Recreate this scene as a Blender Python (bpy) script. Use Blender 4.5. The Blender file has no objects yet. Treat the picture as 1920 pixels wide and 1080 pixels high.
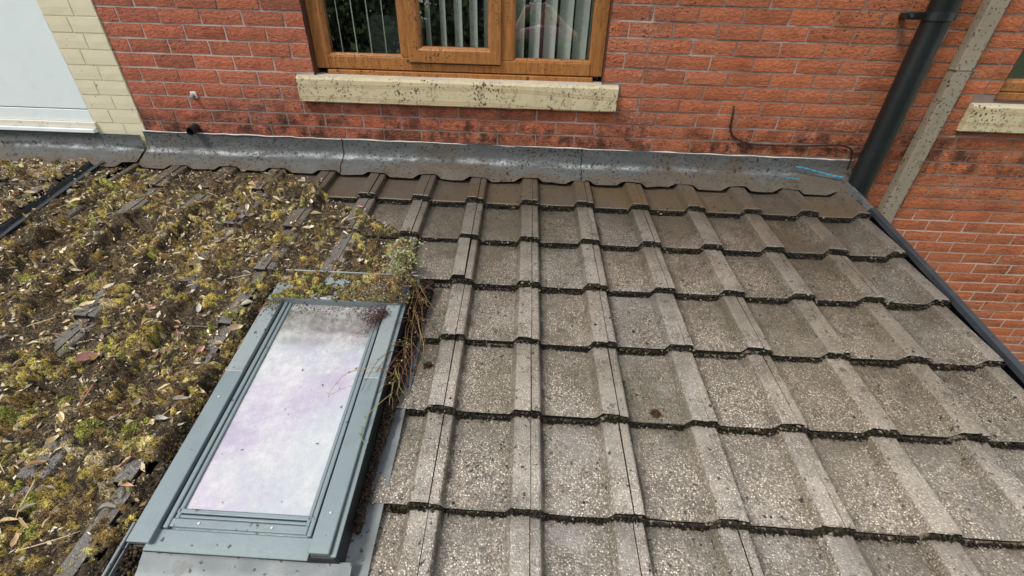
import bpy, bmesh, math, random
import numpy as np
from mathutils import Vector, Matrix, Euler

random.seed(7)
rng = np.random.default_rng(11)
sc = bpy.context.scene
col = sc.collection

# ------------------------------------------------------------------ camera
CAM = Vector((2.1137, -2.6477, 0.6585))
PITCH, YAW, ROLL = 0.57992, -0.03361, 0.02779
FPX = 828.196
cp, sp = math.cos(PITCH), math.sin(PITCH)
fw = Vector((math.sin(YAW) * cp, math.cos(YAW) * cp, -sp))
rt = Vector((math.cos(YAW), -math.sin(YAW), 0))
up = rt.cross(fw)
rt2 = rt * math.cos(ROLL) + up * math.sin(ROLL)
up2 = -rt * math.sin(ROLL) + up * math.cos(ROLL)
cd = bpy.data.cameras.new("camera")
cam = bpy.data.objects.new("camera", cd)
col.objects.link(cam)
m = Matrix.Identity(4)
for i in range(3):
    m[i][0], m[i][1], m[i][2], m[i][3] = rt2[i], up2[i], -fw[i], CAM[i]
cam.matrix_world = m
cd.sensor_width = 36.0
cd.lens = FPX / 1920 * 36
cd.clip_start = 0.02
cd.clip_end = 2000
sc.camera = cam

# ------------------------------------------------------------------ sky, sun, exposure
SUN_EL, SUN_AZ = math.radians(57), math.radians(232)      # azimuth clockwise from +Y: behind the camera, to the left
world = bpy.data.worlds.new("World")
sc.world = world
world.use_nodes = True
nt = world.node_tree
nt.nodes.clear()
w_out = nt.nodes.new("ShaderNodeOutputWorld")
w_bg = nt.nodes.new("ShaderNodeBackground")
w_bg.inputs[1].default_value = 0.1
sky = nt.nodes.new("ShaderNodeTexSky")
sky.sky_type = 'NISHITA'
sky.sun_disc = False
sky.sun_elevation = SUN_EL
sky.sun_rotation = SUN_AZ
sky.air_density, sky.dust_density, sky.ozone_density = 1.0, 2.0, 1.0
w_tc = nt.nodes.new("ShaderNodeTexCoord")
w_n = nt.nodes.new("ShaderNodeTexNoise")
w_n.inputs['Scale'].default_value = 3.2
w_n.inputs['Detail'].default_value = 6
w_n.inputs['Roughness'].default_value = 0.55
w_r = nt.nodes.new("ShaderNodeValToRGB")
w_r.color_ramp.elements[0].position = 0.34
w_r.color_ramp.elements[0].color = (0.25, 0.25, 0.25, 1)
w_r.color_ramp.elements[1].position = 0.56
w_mix = nt.nodes.new("ShaderNodeMixRGB")
w_mix.inputs[2].default_value = (6.4, 6.5, 6.75, 1)
nt.links.new(w_tc.outputs['Generated'], w_n.inputs['Vector'])
nt.links.new(w_n.outputs['Fac'], w_r.inputs[0])
nt.links.new(w_r.outputs[0], w_mix.inputs[0])
nt.links.new(sky.outputs[0], w_mix.inputs[1])
nt.links.new(w_mix.outputs[0], w_bg.inputs[0])
nt.links.new(w_bg.outputs[0], w_out.inputs[0])

sl = bpy.data.lights.new("sun", 'SUN')
sl.energy = 1.5
sl.angle = math.radians(14)
sl.color = (1.0, 0.955, 0.88)
sun = bpy.data.objects.new("sun", sl)
col.objects.link(sun)
sdir = Vector((math.sin(SUN_AZ) * math.cos(SUN_EL), math.cos(SUN_AZ) * math.cos(SUN_EL), math.sin(SUN_EL)))
sun.rotation_euler = sdir.to_track_quat('Z', 'Y').to_euler()
sun.location = sdir * 20

vs = sc.view_settings
sc.display_settings.display_device = 'sRGB'
vs.view_transform = 'Standard'
vs.look = 'None'
vs.exposure = 0.98
vs.gamma = 1.0
vs.use_curve_mapping = False
cy = sc.cycles
cy.max_bounces, cy.diffuse_bounces, cy.glossy_bounces, cy.transparent_max_bounces = 6, 3, 4, 8
cy.caustics_reflective = cy.caustics_refractive = False

# ------------------------------------------------------------------ roof frame
TH = math.radians(12)
Z0 = -0.1727
SK = 0.0169
X0, PW = 2.1598, 0.300          # right rib edge of column 0, cover width
D0, G = 0.0632, 0.31665         # first tail, gauge
GROUND = -2.9
ct, st = math.cos(TH), math.sin(TH)


def rl(x, d, h=0.0):
    """roof coordinates (x along the wall, d down the slope, h above) -> roof-local"""
    return (x + SK * d, -d, h)


def rw(x, d, h=0.0):
    """roof coordinates -> world"""
    return Vector((x + SK * d, -d * ct - h * st, Z0 - d * st + h * ct))


PROF = [(-0.030, -0.003), (-0.006, -0.003), (-0.001, -0.0055), (0.003, -0.013), (0.009, -0.0305), (0.014, -0.0345),
        (0.045, -0.0352), (0.100, -0.0352), (0.150, -0.0350), (0.194, -0.0350), (0.1965, -0.0335), (0.2115, -0.0045),
        (0.2145, -0.0010), (0.221, 0.0), (0.2670, 0.0)]
PU = np.array([a for a, b in PROF]); PH = np.array([b for a, b in PROF])
TILT = 0.030


def tile_h(x, d):
    u = np.mod(np.asarray(x) - X0 + 0.030, PW) - 0.030
    h = np.interp(u, PU, PH)
    f = np.mod(np.asarray(d) - D0, G) / G
    f = np.where(f == 0, 1.0, f)
    return h - TILT * (1 - f)


# ------------------------------------------------------------------ noise for geometry
class VN:
    def __init__(s, seed, n=64):
        s.n = n
        s.t = np.random.default_rng(seed).random((n, n))

    def __call__(s, x, y):
        x = np.asarray(x, float); y = np.asarray(y, float)
        xi = np.floor(x).astype(int); yi = np.floor(y).astype(int)
        fx = x - xi; fy = y - yi
        fx = fx * fx * (3 - 2 * fx); fy = fy * fy * (3 - 2 * fy)
        n = s.n; t = s.t
        a = t[xi % n, yi % n]; b = t[(xi + 1) % n, yi % n]
        c = t[xi % n, (yi + 1) % n]; d = t[(xi + 1) % n, (yi + 1) % n]
        return (a * (1 - fx) + b * fx) * (1 - fy) + (c * (1 - fx) + d * fx) * fy

    def fbm(s, x, y, o=4):
        v = 0; a = .5; tot = 0
        for i in range(o):
            v = v + a * s(np.asarray(x) * 2 ** i + 7.3 * i, np.asarray(y) * 2 ** i + 3.1 * i); tot += a; a *= .5
        return v / tot


N1, N2, N3 = VN(1), VN(2), VN(3)


# ------------------------------------------------------------------ materials
class NB:
    """small node builder"""

    def __init__(s, name):
        s.m = bpy.data.materials.new(name)
        s.m.use_nodes = True
        s.t = s.m.node_tree
        s.t.nodes.clear()
        s.out = s.n("ShaderNodeOutputMaterial")
        s.geo = None

    def n(s, typ, **kw):
        x = s.t.nodes.new(typ)
        for k, v in kw.items():
            setattr(x, k, v)
        return x

    def l(s, a, b):
        s.t.links.new(a, b)

    def put(s, sock, v):
        if hasattr(v, 'is_linked') or hasattr(v, 'links'):
            s.l(v, sock)
        else:
            if isinstance(v, tuple) and len(v) == 3 and sock.type == 'RGBA':
                v = v + (1,)
            sock.default_value = v

    def pos(s):
        if not s.geo:
            s.geo = s.n("ShaderNodeNewGeometry")
        return s.geo.outputs['Position']

    def scaled(s, sc_, rot=(0, 0, 0)):
        mp = s.n("ShaderNodeMapping")
        s.l(s.pos(), mp.inputs[0])
        mp.inputs['Scale'].default_value = sc_
        mp.inputs['Rotation'].default_value = rot
        return mp.outputs[0]

    def noise(s, scale, detail=4, rough=.55, vec=None, dist=0.0):
        x = s.n("ShaderNodeTexNoise")
        s.l(vec if vec else s.pos(), x.inputs['Vector'])
        x.inputs['Scale'].default_value = scale
        x.inputs['Detail'].default_value = detail
        x.inputs['Roughness'].default_value = rough
        x.inputs['Distortion'].default_value = dist
        return x.outputs['Fac']

    def vor(s, scale, feature='F1', out='Distance', vec=None, rnd=1.0):
        x = s.n("ShaderNodeTexVoronoi", feature=feature)
        s.l(vec if vec else s.pos(), x.inputs['Vector'])
        x.inputs['Scale'].default_value = scale
        x.inputs['Randomness'].default_value = rnd
        return x.outputs[out]

    def ramp(s, fac, *stops):
        x = s.n("ShaderNodeValToRGB")
        e = x.color_ramp.elements
        while len(e) < len(stops):
            e.new(0.5)
        for el, (p, c) in zip(e, stops):
            el.position = p
            el.color = (c, c, c, 1) if not isinstance(c, tuple) else c + (1,)
        s.l(fac, x.inputs[0])
        return x.outputs[0]

    def mix(s, fac, a, b, mode='MIX'):
        x = s.n("ShaderNodeMixRGB", blend_type=mode)
        s.put(x.inputs[0], fac); s.put(x.inputs[1], a); s.put(x.inputs[2], b)
        return x.outputs[0]

    def math(s, op, a, b=0.5, clamp=False):
        x = s.n("ShaderNodeMath", operation=op, use_clamp=clamp)
        s.put(x.inputs[0], a); s.put(x.inputs[1], b)
        return x.outputs[0]

    def bump(s, h, strength=.5, dist=.01, base=None):
        x = s.n("ShaderNodeBump")
        x.inputs['Strength'].default_value = strength
        x.inputs['Distance'].default_value = dist
        s.l(h, x.inputs['Height'])
        if base:
            s.l(base, x.inputs['Normal'])
        return x.outputs[0]

    def attr(s, name):
        x = s.n("ShaderNodeAttribute", attribute_name=name)
        return x.outputs['Color']

    def objcol(s):
        return s.n("ShaderNodeObjectInfo").outputs['Color']

    def objrand(s):
        return s.n("ShaderNodeObjectInfo").outputs['Random']

    def sep(s, v=None):
        x = s.n("ShaderNodeSeparateXYZ")
        s.l(v if v else s.pos(), x.inputs[0])
        return x.outputs

    def bsdf(s, color, rough=.6, normal=None, metal=0.0, spec=.5, trans=None, coat=None):
        b = s.n("ShaderNodeBsdfPrincipled")
        s.put(b.inputs['Base Color'], color)
        s.put(b.inputs['Roughness'], rough)
        s.put(b.inputs['Metallic'], metal)
        s.put(b.inputs['Specular IOR Level'], spec)
        if normal:
            s.l(normal, b.inputs['Normal'])
        if coat:
            b.inputs['Coat Weight'].default_value = coat
            b.inputs['Coat Roughness'].default_value = .15
        s.l(b.outputs[0], s.out.inputs[0])
        return b

    def schlick(s, f0):
        g_ = s.n("ShaderNodeNewGeometry")
        d = s.n("ShaderNodeVectorMath", operation='DOT_PRODUCT')
        s.l(g_.outputs['Incoming'], d.inputs[0]); s.l(g_.outputs['Normal'], d.inputs[1])
        c = s.math('SUBTRACT', 1.0, s.math('ABSOLUTE', d.outputs['Value'], 0), True)
        return s.math('ADD', s.math('MULTIPLY', s.math('POWER', c, 5.0), 1 - f0), f0, True)

    def specks(s, scale, size, density, smear=(1, 1, 1)):
        """irregular flecks: 1 inside a fleck. size 0..0.5 of cell, density = share of cells"""
        vec = s.scaled(smear)
        nz = s.n("ShaderNodeTexNoise"); s.l(vec, nz.inputs['Vector']); nz.inputs['Scale'].default_value = scale * 1.5
        nz.inputs['Detail'].default_value = 3
        ad = s.n("ShaderNodeVectorMath", operation='MULTIPLY_ADD')
        s.l(nz.outputs['Color'], ad.inputs[0]); ad.inputs[1].default_value = (1.5 / scale,) * 3; s.l(vec, ad.inputs[2])
        v = s.n("ShaderNodeTexVoronoi"); s.l(ad.outputs[0], v.inputs['Vector']); v.inputs['Scale'].default_value = scale
        keep = s.n("ShaderNodeSeparateColor"); s.l(v.outputs['Color'], keep.inputs[0])
        k = s.math('LESS_THAN', keep.outputs[0], density)
        sz = s.math('MULTIPLY', keep.outputs[1], size)
        sz = s.math('ADD', sz, size * .35)
        d = s.math('SUBTRACT', sz, v.outputs['Distance'])
        d = s.math('MULTIPLY', d, 9.0, True)
        return s.math('MULTIPLY', d, k, True)


def mat_brick(name, src):
    b = NB(name)
    rnd = b.objcol() if src == 'obj' else b.attr('bc')
    n1 = b.noise(9, 5, .6)
    n2 = b.noise(60, 4, .65)
    streak = b.noise(75, 4, .65, vec=b.scaled((.7, 1, 1.2), (0, .35, 0)), dist=.8)
    c = b.mix(b.ramp(n1, (.3, 0), (.7, 1)), (.40, .110, .058), (.47, .152, .080))
    c = b.mix(b.ramp(streak, (.50, 0), (.66, .40)), c, (.20, .045, .027))
    c = b.mix(b.ramp(n2, (.58, 0), (.75, .35)), c, (.60, .235, .14))
    c = b.mix(1.0, c, rnd, 'MULTIPLY')
    # pale lime bloom in patches
    bl = b.math('MULTIPLY', b.ramp(b.noise(3.1, 4, .6), (.56, 0), (.72, .5)), b.ramp(n2, (.45, 0), (.6, 1)))
    c = b.mix(bl, c, (.55, .40, .34))
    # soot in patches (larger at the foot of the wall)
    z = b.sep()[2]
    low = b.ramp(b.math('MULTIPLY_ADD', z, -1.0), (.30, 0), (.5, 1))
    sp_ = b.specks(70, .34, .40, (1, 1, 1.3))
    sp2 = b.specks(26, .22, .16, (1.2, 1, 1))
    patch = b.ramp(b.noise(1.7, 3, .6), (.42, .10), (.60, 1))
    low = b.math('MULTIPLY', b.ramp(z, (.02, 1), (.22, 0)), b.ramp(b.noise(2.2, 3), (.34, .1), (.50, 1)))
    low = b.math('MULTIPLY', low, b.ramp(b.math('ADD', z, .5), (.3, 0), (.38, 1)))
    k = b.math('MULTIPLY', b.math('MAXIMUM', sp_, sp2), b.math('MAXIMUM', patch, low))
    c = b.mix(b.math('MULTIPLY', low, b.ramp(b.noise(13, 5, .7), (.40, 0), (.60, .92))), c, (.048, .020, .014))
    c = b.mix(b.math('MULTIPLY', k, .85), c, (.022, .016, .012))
    grime = b.ramp(b.noise(6, 5, .65), (.52, 0), (.72, .45))
    c = b.mix(grime, c, (.085, .032, .020))
    h = b.math('ADD', b.math('MULTIPLY', b.ramp(streak, (.4, 0), (.65, 1)), -0.7), b.math('MULTIPLY', n2, .8))
    bsdf = b.bsdf(c, .82, b.bump(h, .75, .006), spec=.3)
    return b.m


def mat_mortar():
    b = NB("mortar")
    z = b.sep()
    n = b.noise(4.5, 4, .6)
    pale = b.mix(b.noise(30, 3), (.42, .33, .285), (.60, .51, .455))
    dark = b.mix(b.noise(26, 3), (.13, .085, .066), (.26, .19, .155))
    zz = b.math('ADD', z[2], b.math('MULTIPLY', b.math('SUBTRACT', n, .5), .22))
    up_ = b.ramp(b.math('ADD', zz, .85), (.43, 0), (.47, 1))
    g = b.math('MULTIPLY', b.ramp(b.math('ADD', n, b.math('MULTIPLY', z[0], .055)), (.50, .10), (.68, .92)), up_)
    lo = b.math('MULTIPLY', b.ramp(z[2], (.03, .85), (.24, 0)), b.ramp(b.noise(2.2, 3), (.34, .3), (.50, 1)))
    g = b.math('MAXIMUM', g, b.math('MULTIPLY', lo, up_))
    c = b.mix(g, pale, dark)
    b.bsdf(c, .9, b.bump(b.noise(180, 3), .6, .004), spec=.2)
    return b.m


def mat_tile(name, kind):
    b = NB(name)
    oc = b.objcol()
    p = b.pos()
    big = b.noise(2.3, 4, .6)
    mid = b.noise(14, 5, .62)
    cell = b.n("ShaderNodeTexVoronoi"); b.l(p, cell.inputs['Vector']); cell.inputs['Scale'].default_value = 235
    cs = b.n("ShaderNodeSeparateColor"); b.l(cell.outputs['Color'], cs.inputs[0])
    cell2 = b.n("ShaderNodeTexVoronoi"); b.l(p, cell2.inputs['Vector']); cell2.inputs['Scale'].default_value = 150
    cs2 = b.n("ShaderNodeSeparateColor"); b.l(cell2.outputs['Color'], cs2.inputs[0])
    grain = cs.outputs[0]
    if kind == 'clean':
        base = b.mix(b.ramp(mid, (.3, 0), (.7, 1)), (.140, .112, .080), (.255, .216, .168))
        base = b.mix(b.ramp(grain, (0, .75), (.36, 0)), base, (.055, .042, .03))
        base = b.mix(b.ramp(grain, (.66, 0), (.80, .75)), base, (.43, .385, .32))
        base = b.mix(b.math('MULTIPLY', b.ramp(cs2.outputs[1], (.68, 0), (.72, 1)), b.ramp(cell2.outputs['Distance'], (.25, 1), (.45, 0))), base, (.78, .72, .60))  # pale grains, strengthened to paint sparkle into the colour
        # olive film that was not washed off
        base = b.mix(b.ramp(big, (.44, 0), (.62, .62)), base, (.10, .083, .044))
        base = b.mix(b.ramp(b.noise(5.5, 6, .7), (.54, 0), (.70, .60)), base, (.060, .050, .037))
        base = b.mix(b.ramp(b.noise(3.7, 5, .6), (.30, .45), (.44, 0)), base, (.36, .335, .30))
        rough = b.ramp(b.noise(3, 3), (.35, .24), (.65, .46))
        bs = .8
    elif kind == 'dark':
        base = b.mix(mid, (.058, .044, .034), (.105, .086, .068))
        base = b.mix(b.ramp(big, (.45, 0), (.62, .6)), base, (.085, .058, .022))
        base = b.mix(b.ramp(grain, (.85, 0), (.97, .3)), base, (.22, .19, .15))
        rough = .42
        bs = .25
    else:
        base = b.mix(mid, (.060, .052, .045), (.165, .150, .135))
        base = b.mix(b.ramp(grain, (.80, 0), (.95, .5)), base, (.32, .30, .27))
        base = b.mix(b.ramp(big, (.5, 0), (.64, .6)), base, (.070, .060, .022))
        rough = .6
        bs = .6
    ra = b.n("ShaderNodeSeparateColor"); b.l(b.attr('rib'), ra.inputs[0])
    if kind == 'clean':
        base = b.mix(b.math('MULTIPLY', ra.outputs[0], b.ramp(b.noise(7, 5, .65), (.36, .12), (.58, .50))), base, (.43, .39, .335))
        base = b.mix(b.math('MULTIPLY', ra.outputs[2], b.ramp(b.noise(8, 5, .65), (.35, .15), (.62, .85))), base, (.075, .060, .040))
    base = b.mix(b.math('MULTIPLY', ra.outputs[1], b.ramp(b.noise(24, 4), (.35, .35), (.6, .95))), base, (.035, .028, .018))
    # lichen blots and flecks of washed off dirt
    blot = b.math('MULTIPLY', b.specks(17, .32, .42), b.ramp(b.noise(60, 3), (.35, 0), (.6, .85)))
    fl = b.math('MULTIPLY', b.specks(60, .32, .34), b.ramp(b.noise(2.9, 3), (.40, .2), (.56, 1)))
    c = b.mix(b.math('MULTIPLY', blot, .85 if kind == 'clean' else .4), base, (.050, .048, .042))
    c = b.mix(fl, c, (.026, .020, .014))
    c = b.mix(1.0, c, oc, 'MULTIPLY')
    hb = b.math('ADD', b.math('MULTIPLY', cell.outputs['Distance'], -1.2), b.math('MULTIPLY', mid, .9))
    b.bsdf(c, rough, b.bump(hb, bs, .004), spec=.5, coat=.7 if kind == 'clean' else .25)
    return b.m


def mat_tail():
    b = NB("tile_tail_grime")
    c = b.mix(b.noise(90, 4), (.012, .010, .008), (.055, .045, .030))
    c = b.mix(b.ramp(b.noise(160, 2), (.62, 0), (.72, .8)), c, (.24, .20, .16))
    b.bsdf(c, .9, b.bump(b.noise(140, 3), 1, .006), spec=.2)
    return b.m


def mat_lead():
    b = NB("lead_sheet")
    p = b.pos()
    n = b.noise(5, 5, .6)
    c = b.mix(n, (.055, .059, .058), (.105, .110, .108))
    ox = b.math('MULTIPLY', b.attr('crease'), b.ramp(b.noise(16, 5, .7, vec=b.scaled((.5, 1, 1))), (.40, 0), (.62, 1)))
    c = b.mix(b.math('MULTIPLY', ox, b.ramp(b.noise(70, 4, .7), (.35, .3), (.6, 1))), c, (.50, .53, .54))
    brown = b.ramp(b.math('ADD', b.noise(3.4, 4, .6), b.math('MULTIPLY', b.attr('dirt'), .42)), (.58, 0), (.76, .85))
    c = b.mix(brown, c, (.085, .066, .046))
    f1 = b.specks(75, .40, .75)
    f2 = b.specks(28, .30, .45, (1.2, 1, 1))
    k = b.math('MULTIPLY', b.math('MAXIMUM', f1, f2), b.ramp(b.noise(2.4, 3), (.36, .3), (.56, 1)))
    c = b.mix(b.math('MULTIPLY', k, .9), c, (.018, .014, .010))
    b.bsdf(c, b.ramp(n, (.3, .55), (.7, .75)), b.bump(b.noise(26, 5, .65), .55, .012), metal=.0, spec=.3)
    return b.m


def mat_stone():
    b = NB("sandstone")
    p = b.pos()
    wv = b.n("ShaderNodeTexWave", wave_type='BANDS', bands_direction='Z')
    b.l(b.scaled((.55, 1, 2.2)), wv.inputs['Vector'])
    wv.inputs['Scale'].default_value = 2.2
    wv.inputs['Distortion'].default_value = 4.5
    wv.inputs['Detail'].default_value = 1.0
    wv.inputs['Detail Scale'].default_value = .55
    base = b.mix(b.noise(7, 4), (.50, .42, .245), (.60, .525, .345))
    base = b.mix(b.ramp(wv.outputs['Fac'], (.80, 0), (.95, .55), (1.0, .15)), base, (.36, .20, .08))
    base = b.mix(b.ramp(b.noise(140, 2), (.6, 0), (.75, .35)), base, (.70, .64, .46))
    f = b.math('MAXIMUM', b.specks(95, .42, .75, (1, 1, .8)), b.specks(34, .30, .5))
    base = b.mix(b.math('MULTIPLY', f, b.ramp(b.noise(4.5, 4, .6), (.38, .08), (.60, 1))), base, (.075, .058, .040))
    drip = b.math('MULTIPLY', b.ramp(b.noise(5, 5, .7, vec=b.scaled((5, 1, .8))), (.52, 0), (.72, .55)), b.ramp(b.noise(9, 4), (.4, .2), (.6, 1)))
    base = b.mix(drip, base, (.17, .135, .085))
    nz = b.n("ShaderNodeNewGeometry")
    top = b.ramp(b.sep(nz.outputs['Normal'])[2], (.5, 0), (.8, 1))
    base = b.mix(b.math('MULTIPLY', top, b.ramp(b.noise(9, 4), (.3, .3), (.6, 1))), base, (.40, .37, .32))
    b.bsdf(base, .85, b.bump(b.noise(150, 3), .4, .003), spec=.25)
    return b.m


def mat_oak(name="golden_oak_foil"):
    b = NB(name)
    st_ = b.n("ShaderNodeTexNoise")
    b.l(b.scaled((1.1, 1, 12)), st_.inputs['Vector'])
    g1 = b.noise(9, 4, .6, vec=b.scaled((10, 10, 1.2)), dist=.8)
    c = b.mix(b.ramp(g1, (.3, 0), (.7, 1)), (.235, .088, .022), (.42, .180, .048))
    c = b.mix(b.ramp(b.noise(14, 5, .7, vec=b.scaled((14, 14, 2))), (.55, 0), (.75, .45)), c, (.16, .055, .016))
    f = b.math('MAXIMUM', b.specks(90, .38, .5), b.specks(30, .24, .3))
    c = b.mix(b.math('MULTIPLY', f, b.ramp(b.noise(3, 3), (.36, .2), (.6, 1))), c, (.03, .022, .016))
    b.bsdf(c, .42, b.bump(g1, .08, .002), spec=.45)
    return b.m


def mat_paint(name, c0, c1, rough=.45, dirt=.3, sp_=.0, spec=.4, metal=0., dcol=(.06, .05, .04)):
    b = NB(name)
    c = b.mix(b.noise(6, 4), c0, c1)
    if dirt:
        c = b.mix(b.ramp(b.noise(11, 5, .65), (.55, 0), (.75, dirt)), c, dcol)
    if sp_:
        f = b.math('MAXIMUM', b.specks(60, .30, sp_), b.specks(22, .2, sp_ * .7))
        c = b.mix(b.math('MULTIPLY', f, .9), c, (.03, .025, .02))
    b.bsdf(c, rough, b.bump(b.noise(60, 3), .12, .003), spec=spec, metal=metal)
    return b.m


def mat_flat(name, c, rough=.6, var=.25, scale=30, spec=.4, bump=.2, metal=0.):
    b = NB(name)
    lo = tuple(x * (1 - var) for x in c)
    hi = tuple(min(1, x * (1 + var)) for x in c)
    n = b.noise(scale, 4)
    b.bsdf(b.mix(n, lo, hi), rough, b.bump(n, bump, .004), spec=spec, metal=metal)
    return b.m


def mat_attr(name, rough=.85, grain=False, spec=.25):
    b = NB(name)
    c = b.attr('bc')
    nrm = None
    if grain:
        fine = b.noise(230, 4, .75)
        v = b.n("ShaderNodeTexVoronoi"); b.l(b.pos(), v.inputs['Vector']); v.inputs['Scale'].default_value = 210
        sc_ = b.n("ShaderNodeSeparateColor"); b.l(v.outputs['Color'], sc_.inputs[0])
        c = b.mix(1.0, c, b.ramp(fine, (.34, .4), (.50, 1.75), (.66, 3.3)), 'MULTIPLY')
        c = b.mix(b.math('MULTIPLY', b.ramp(sc_.outputs[0], (.88, 0), (.91, .9)), b.ramp(v.outputs['Distance'], (.3, 1), (.5, 0))), c, (.42, .34, .21))
        c = b.mix(b.ramp(sc_.outputs[1], (.86, 0), (.90, .8)), c, (.018, .013, .009))
        nrm = b.bump(b.math('ADD', fine, b.math('MULTIPLY', v.outputs['Distance'], -.6)), 1.0, .008)
    bs = b.bsdf(c, rough, nrm, spec=spec)
    return b.m


def mat_leaf(name):
    b = NB(name)
    oc = b.objcol()
    n = b.noise(60, 4)
    c = b.mix(1.0, oc, b.mix(n, (.9, .87, .85), (1.6, 1.6, 1.6)), 'MULTIPLY')
    b.bsdf(c, .62, b.bump(b.noise(150, 2), .4, .002), spec=.4)
    return b.m


def mat_glass(name, tint=(.97, 1, .98), ior=1.9):
    b = NB(name)
    fr = b.schlick(.26)
    tr = b.n("ShaderNodeBsdfTransparent"); tr.inputs[0].default_value = tint + (1,)
    gl = b.n("ShaderNodeBsdfGlossy"); gl.inputs['Roughness'].default_value = 0.0
    mx = b.n("ShaderNodeMixShader")
    b.l(fr, mx.inputs[0]); b.l(tr.outputs[0], mx.inputs[1]); b.l(gl.outputs[0], mx.inputs[2])
    # dust and small dark flecks
    df = b.n("ShaderNodeBsdfDiffuse")
    f = b.math('MULTIPLY', b.specks(80, .22, .10), .8)
    dn = b.math('MULTIPLY', b.ramp(b.noise(40, 4), (.5, 0), (.8, .12)), 1.0)
    df.inputs[0].default_value = (.25, .25, .22, 1)
    m2 = b.n("ShaderNodeMixShader")
    b.l(b.math('MAXIMUM', f, dn), m2.inputs[0]); b.l(mx.outputs[0], m2.inputs[1]); b.l(df.outputs[0], m2.inputs[2])
    b.l(m2.outputs[0], b.out.inputs[0])
    return b.m


def mat_skyglass():
    b = NB("skylight_glass")
    fr = b.schlick(.50)
    tr = b.n("ShaderNodeBsdfTransparent"); tr.inputs[0].default_value = (.75, .78, .8, 1)
    gl = b.n("ShaderNodeBsdfGlossy"); gl.inputs['Roughness'].default_value = .09
    lil = b.ramp(b.noise(2.6, 3, .5), (.42, (.95, .98, 1.0)), (.56, (1.0, .82, 1.0)))
    b.l(lil, gl.inputs['Color'])
    mx = b.n("ShaderNodeMixShader")
    b.l(fr, mx.inputs[0]); b.l(tr.outputs[0], mx.inputs[1]); b.l(gl.outputs[0], mx.inputs[2])
    df = b.n("ShaderNodeBsdfDiffuse")
    n = b.noise(34, 7, .75)
    n2 = b.noise(5.5, 5, .65)
    b.l(b.mix(b.noise(50, 3), (.50, .51, .47), (.74, .73, .71)), df.inputs[0])
    film = b.ramp(b.math('ADD', b.math('MULTIPLY', n, .45), b.math('MULTIPLY', n2, .55)), (.38, .10), (.5, .30), (.62, .58))
    m2 = b.n("ShaderNodeMixShader")
    b.l(film, m2.inputs[0]); b.l(mx.outputs[0], m2.inputs[1]); b.l(df.outputs[0], m2.inputs[2])
    dk = b.n("ShaderNodeBsdfDiffuse"); dk.inputs[0].default_value = (.03, .03, .025, 1)
    f = b.math('MULTIPLY', b.specks(55, .26, .07), .8)
    m3 = b.n("ShaderNodeMixShader")
    b.l(f, m3.inputs[0]); b.l(m2.outputs[0], m3.inputs[1]); b.l(dk.outputs[0], m3.inputs[2])
    b.l(m3.outputs[0], b.out.inputs[0])
    return b.m


def mat_fabric():
    b = NB("blind_fabric")
    c = b.mix(b.noise(20, 3), (.84, .90, .83), (.90, .94, .88))
    d = b.n("ShaderNodeBsdfDiffuse"); b.l(c, d.inputs[0])
    t = b.n("ShaderNodeBsdfTranslucent"); b.l(c, t.inputs[0])
    x = b.n("ShaderNodeMixShader"); x.inputs[0].default_value = .45
    b.l(d.outputs[0], x.inputs[1]); b.l(t.outputs[0], x.inputs[2]); b.l(x.outputs[0], b.out.inputs[0])
    return b.m


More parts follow.
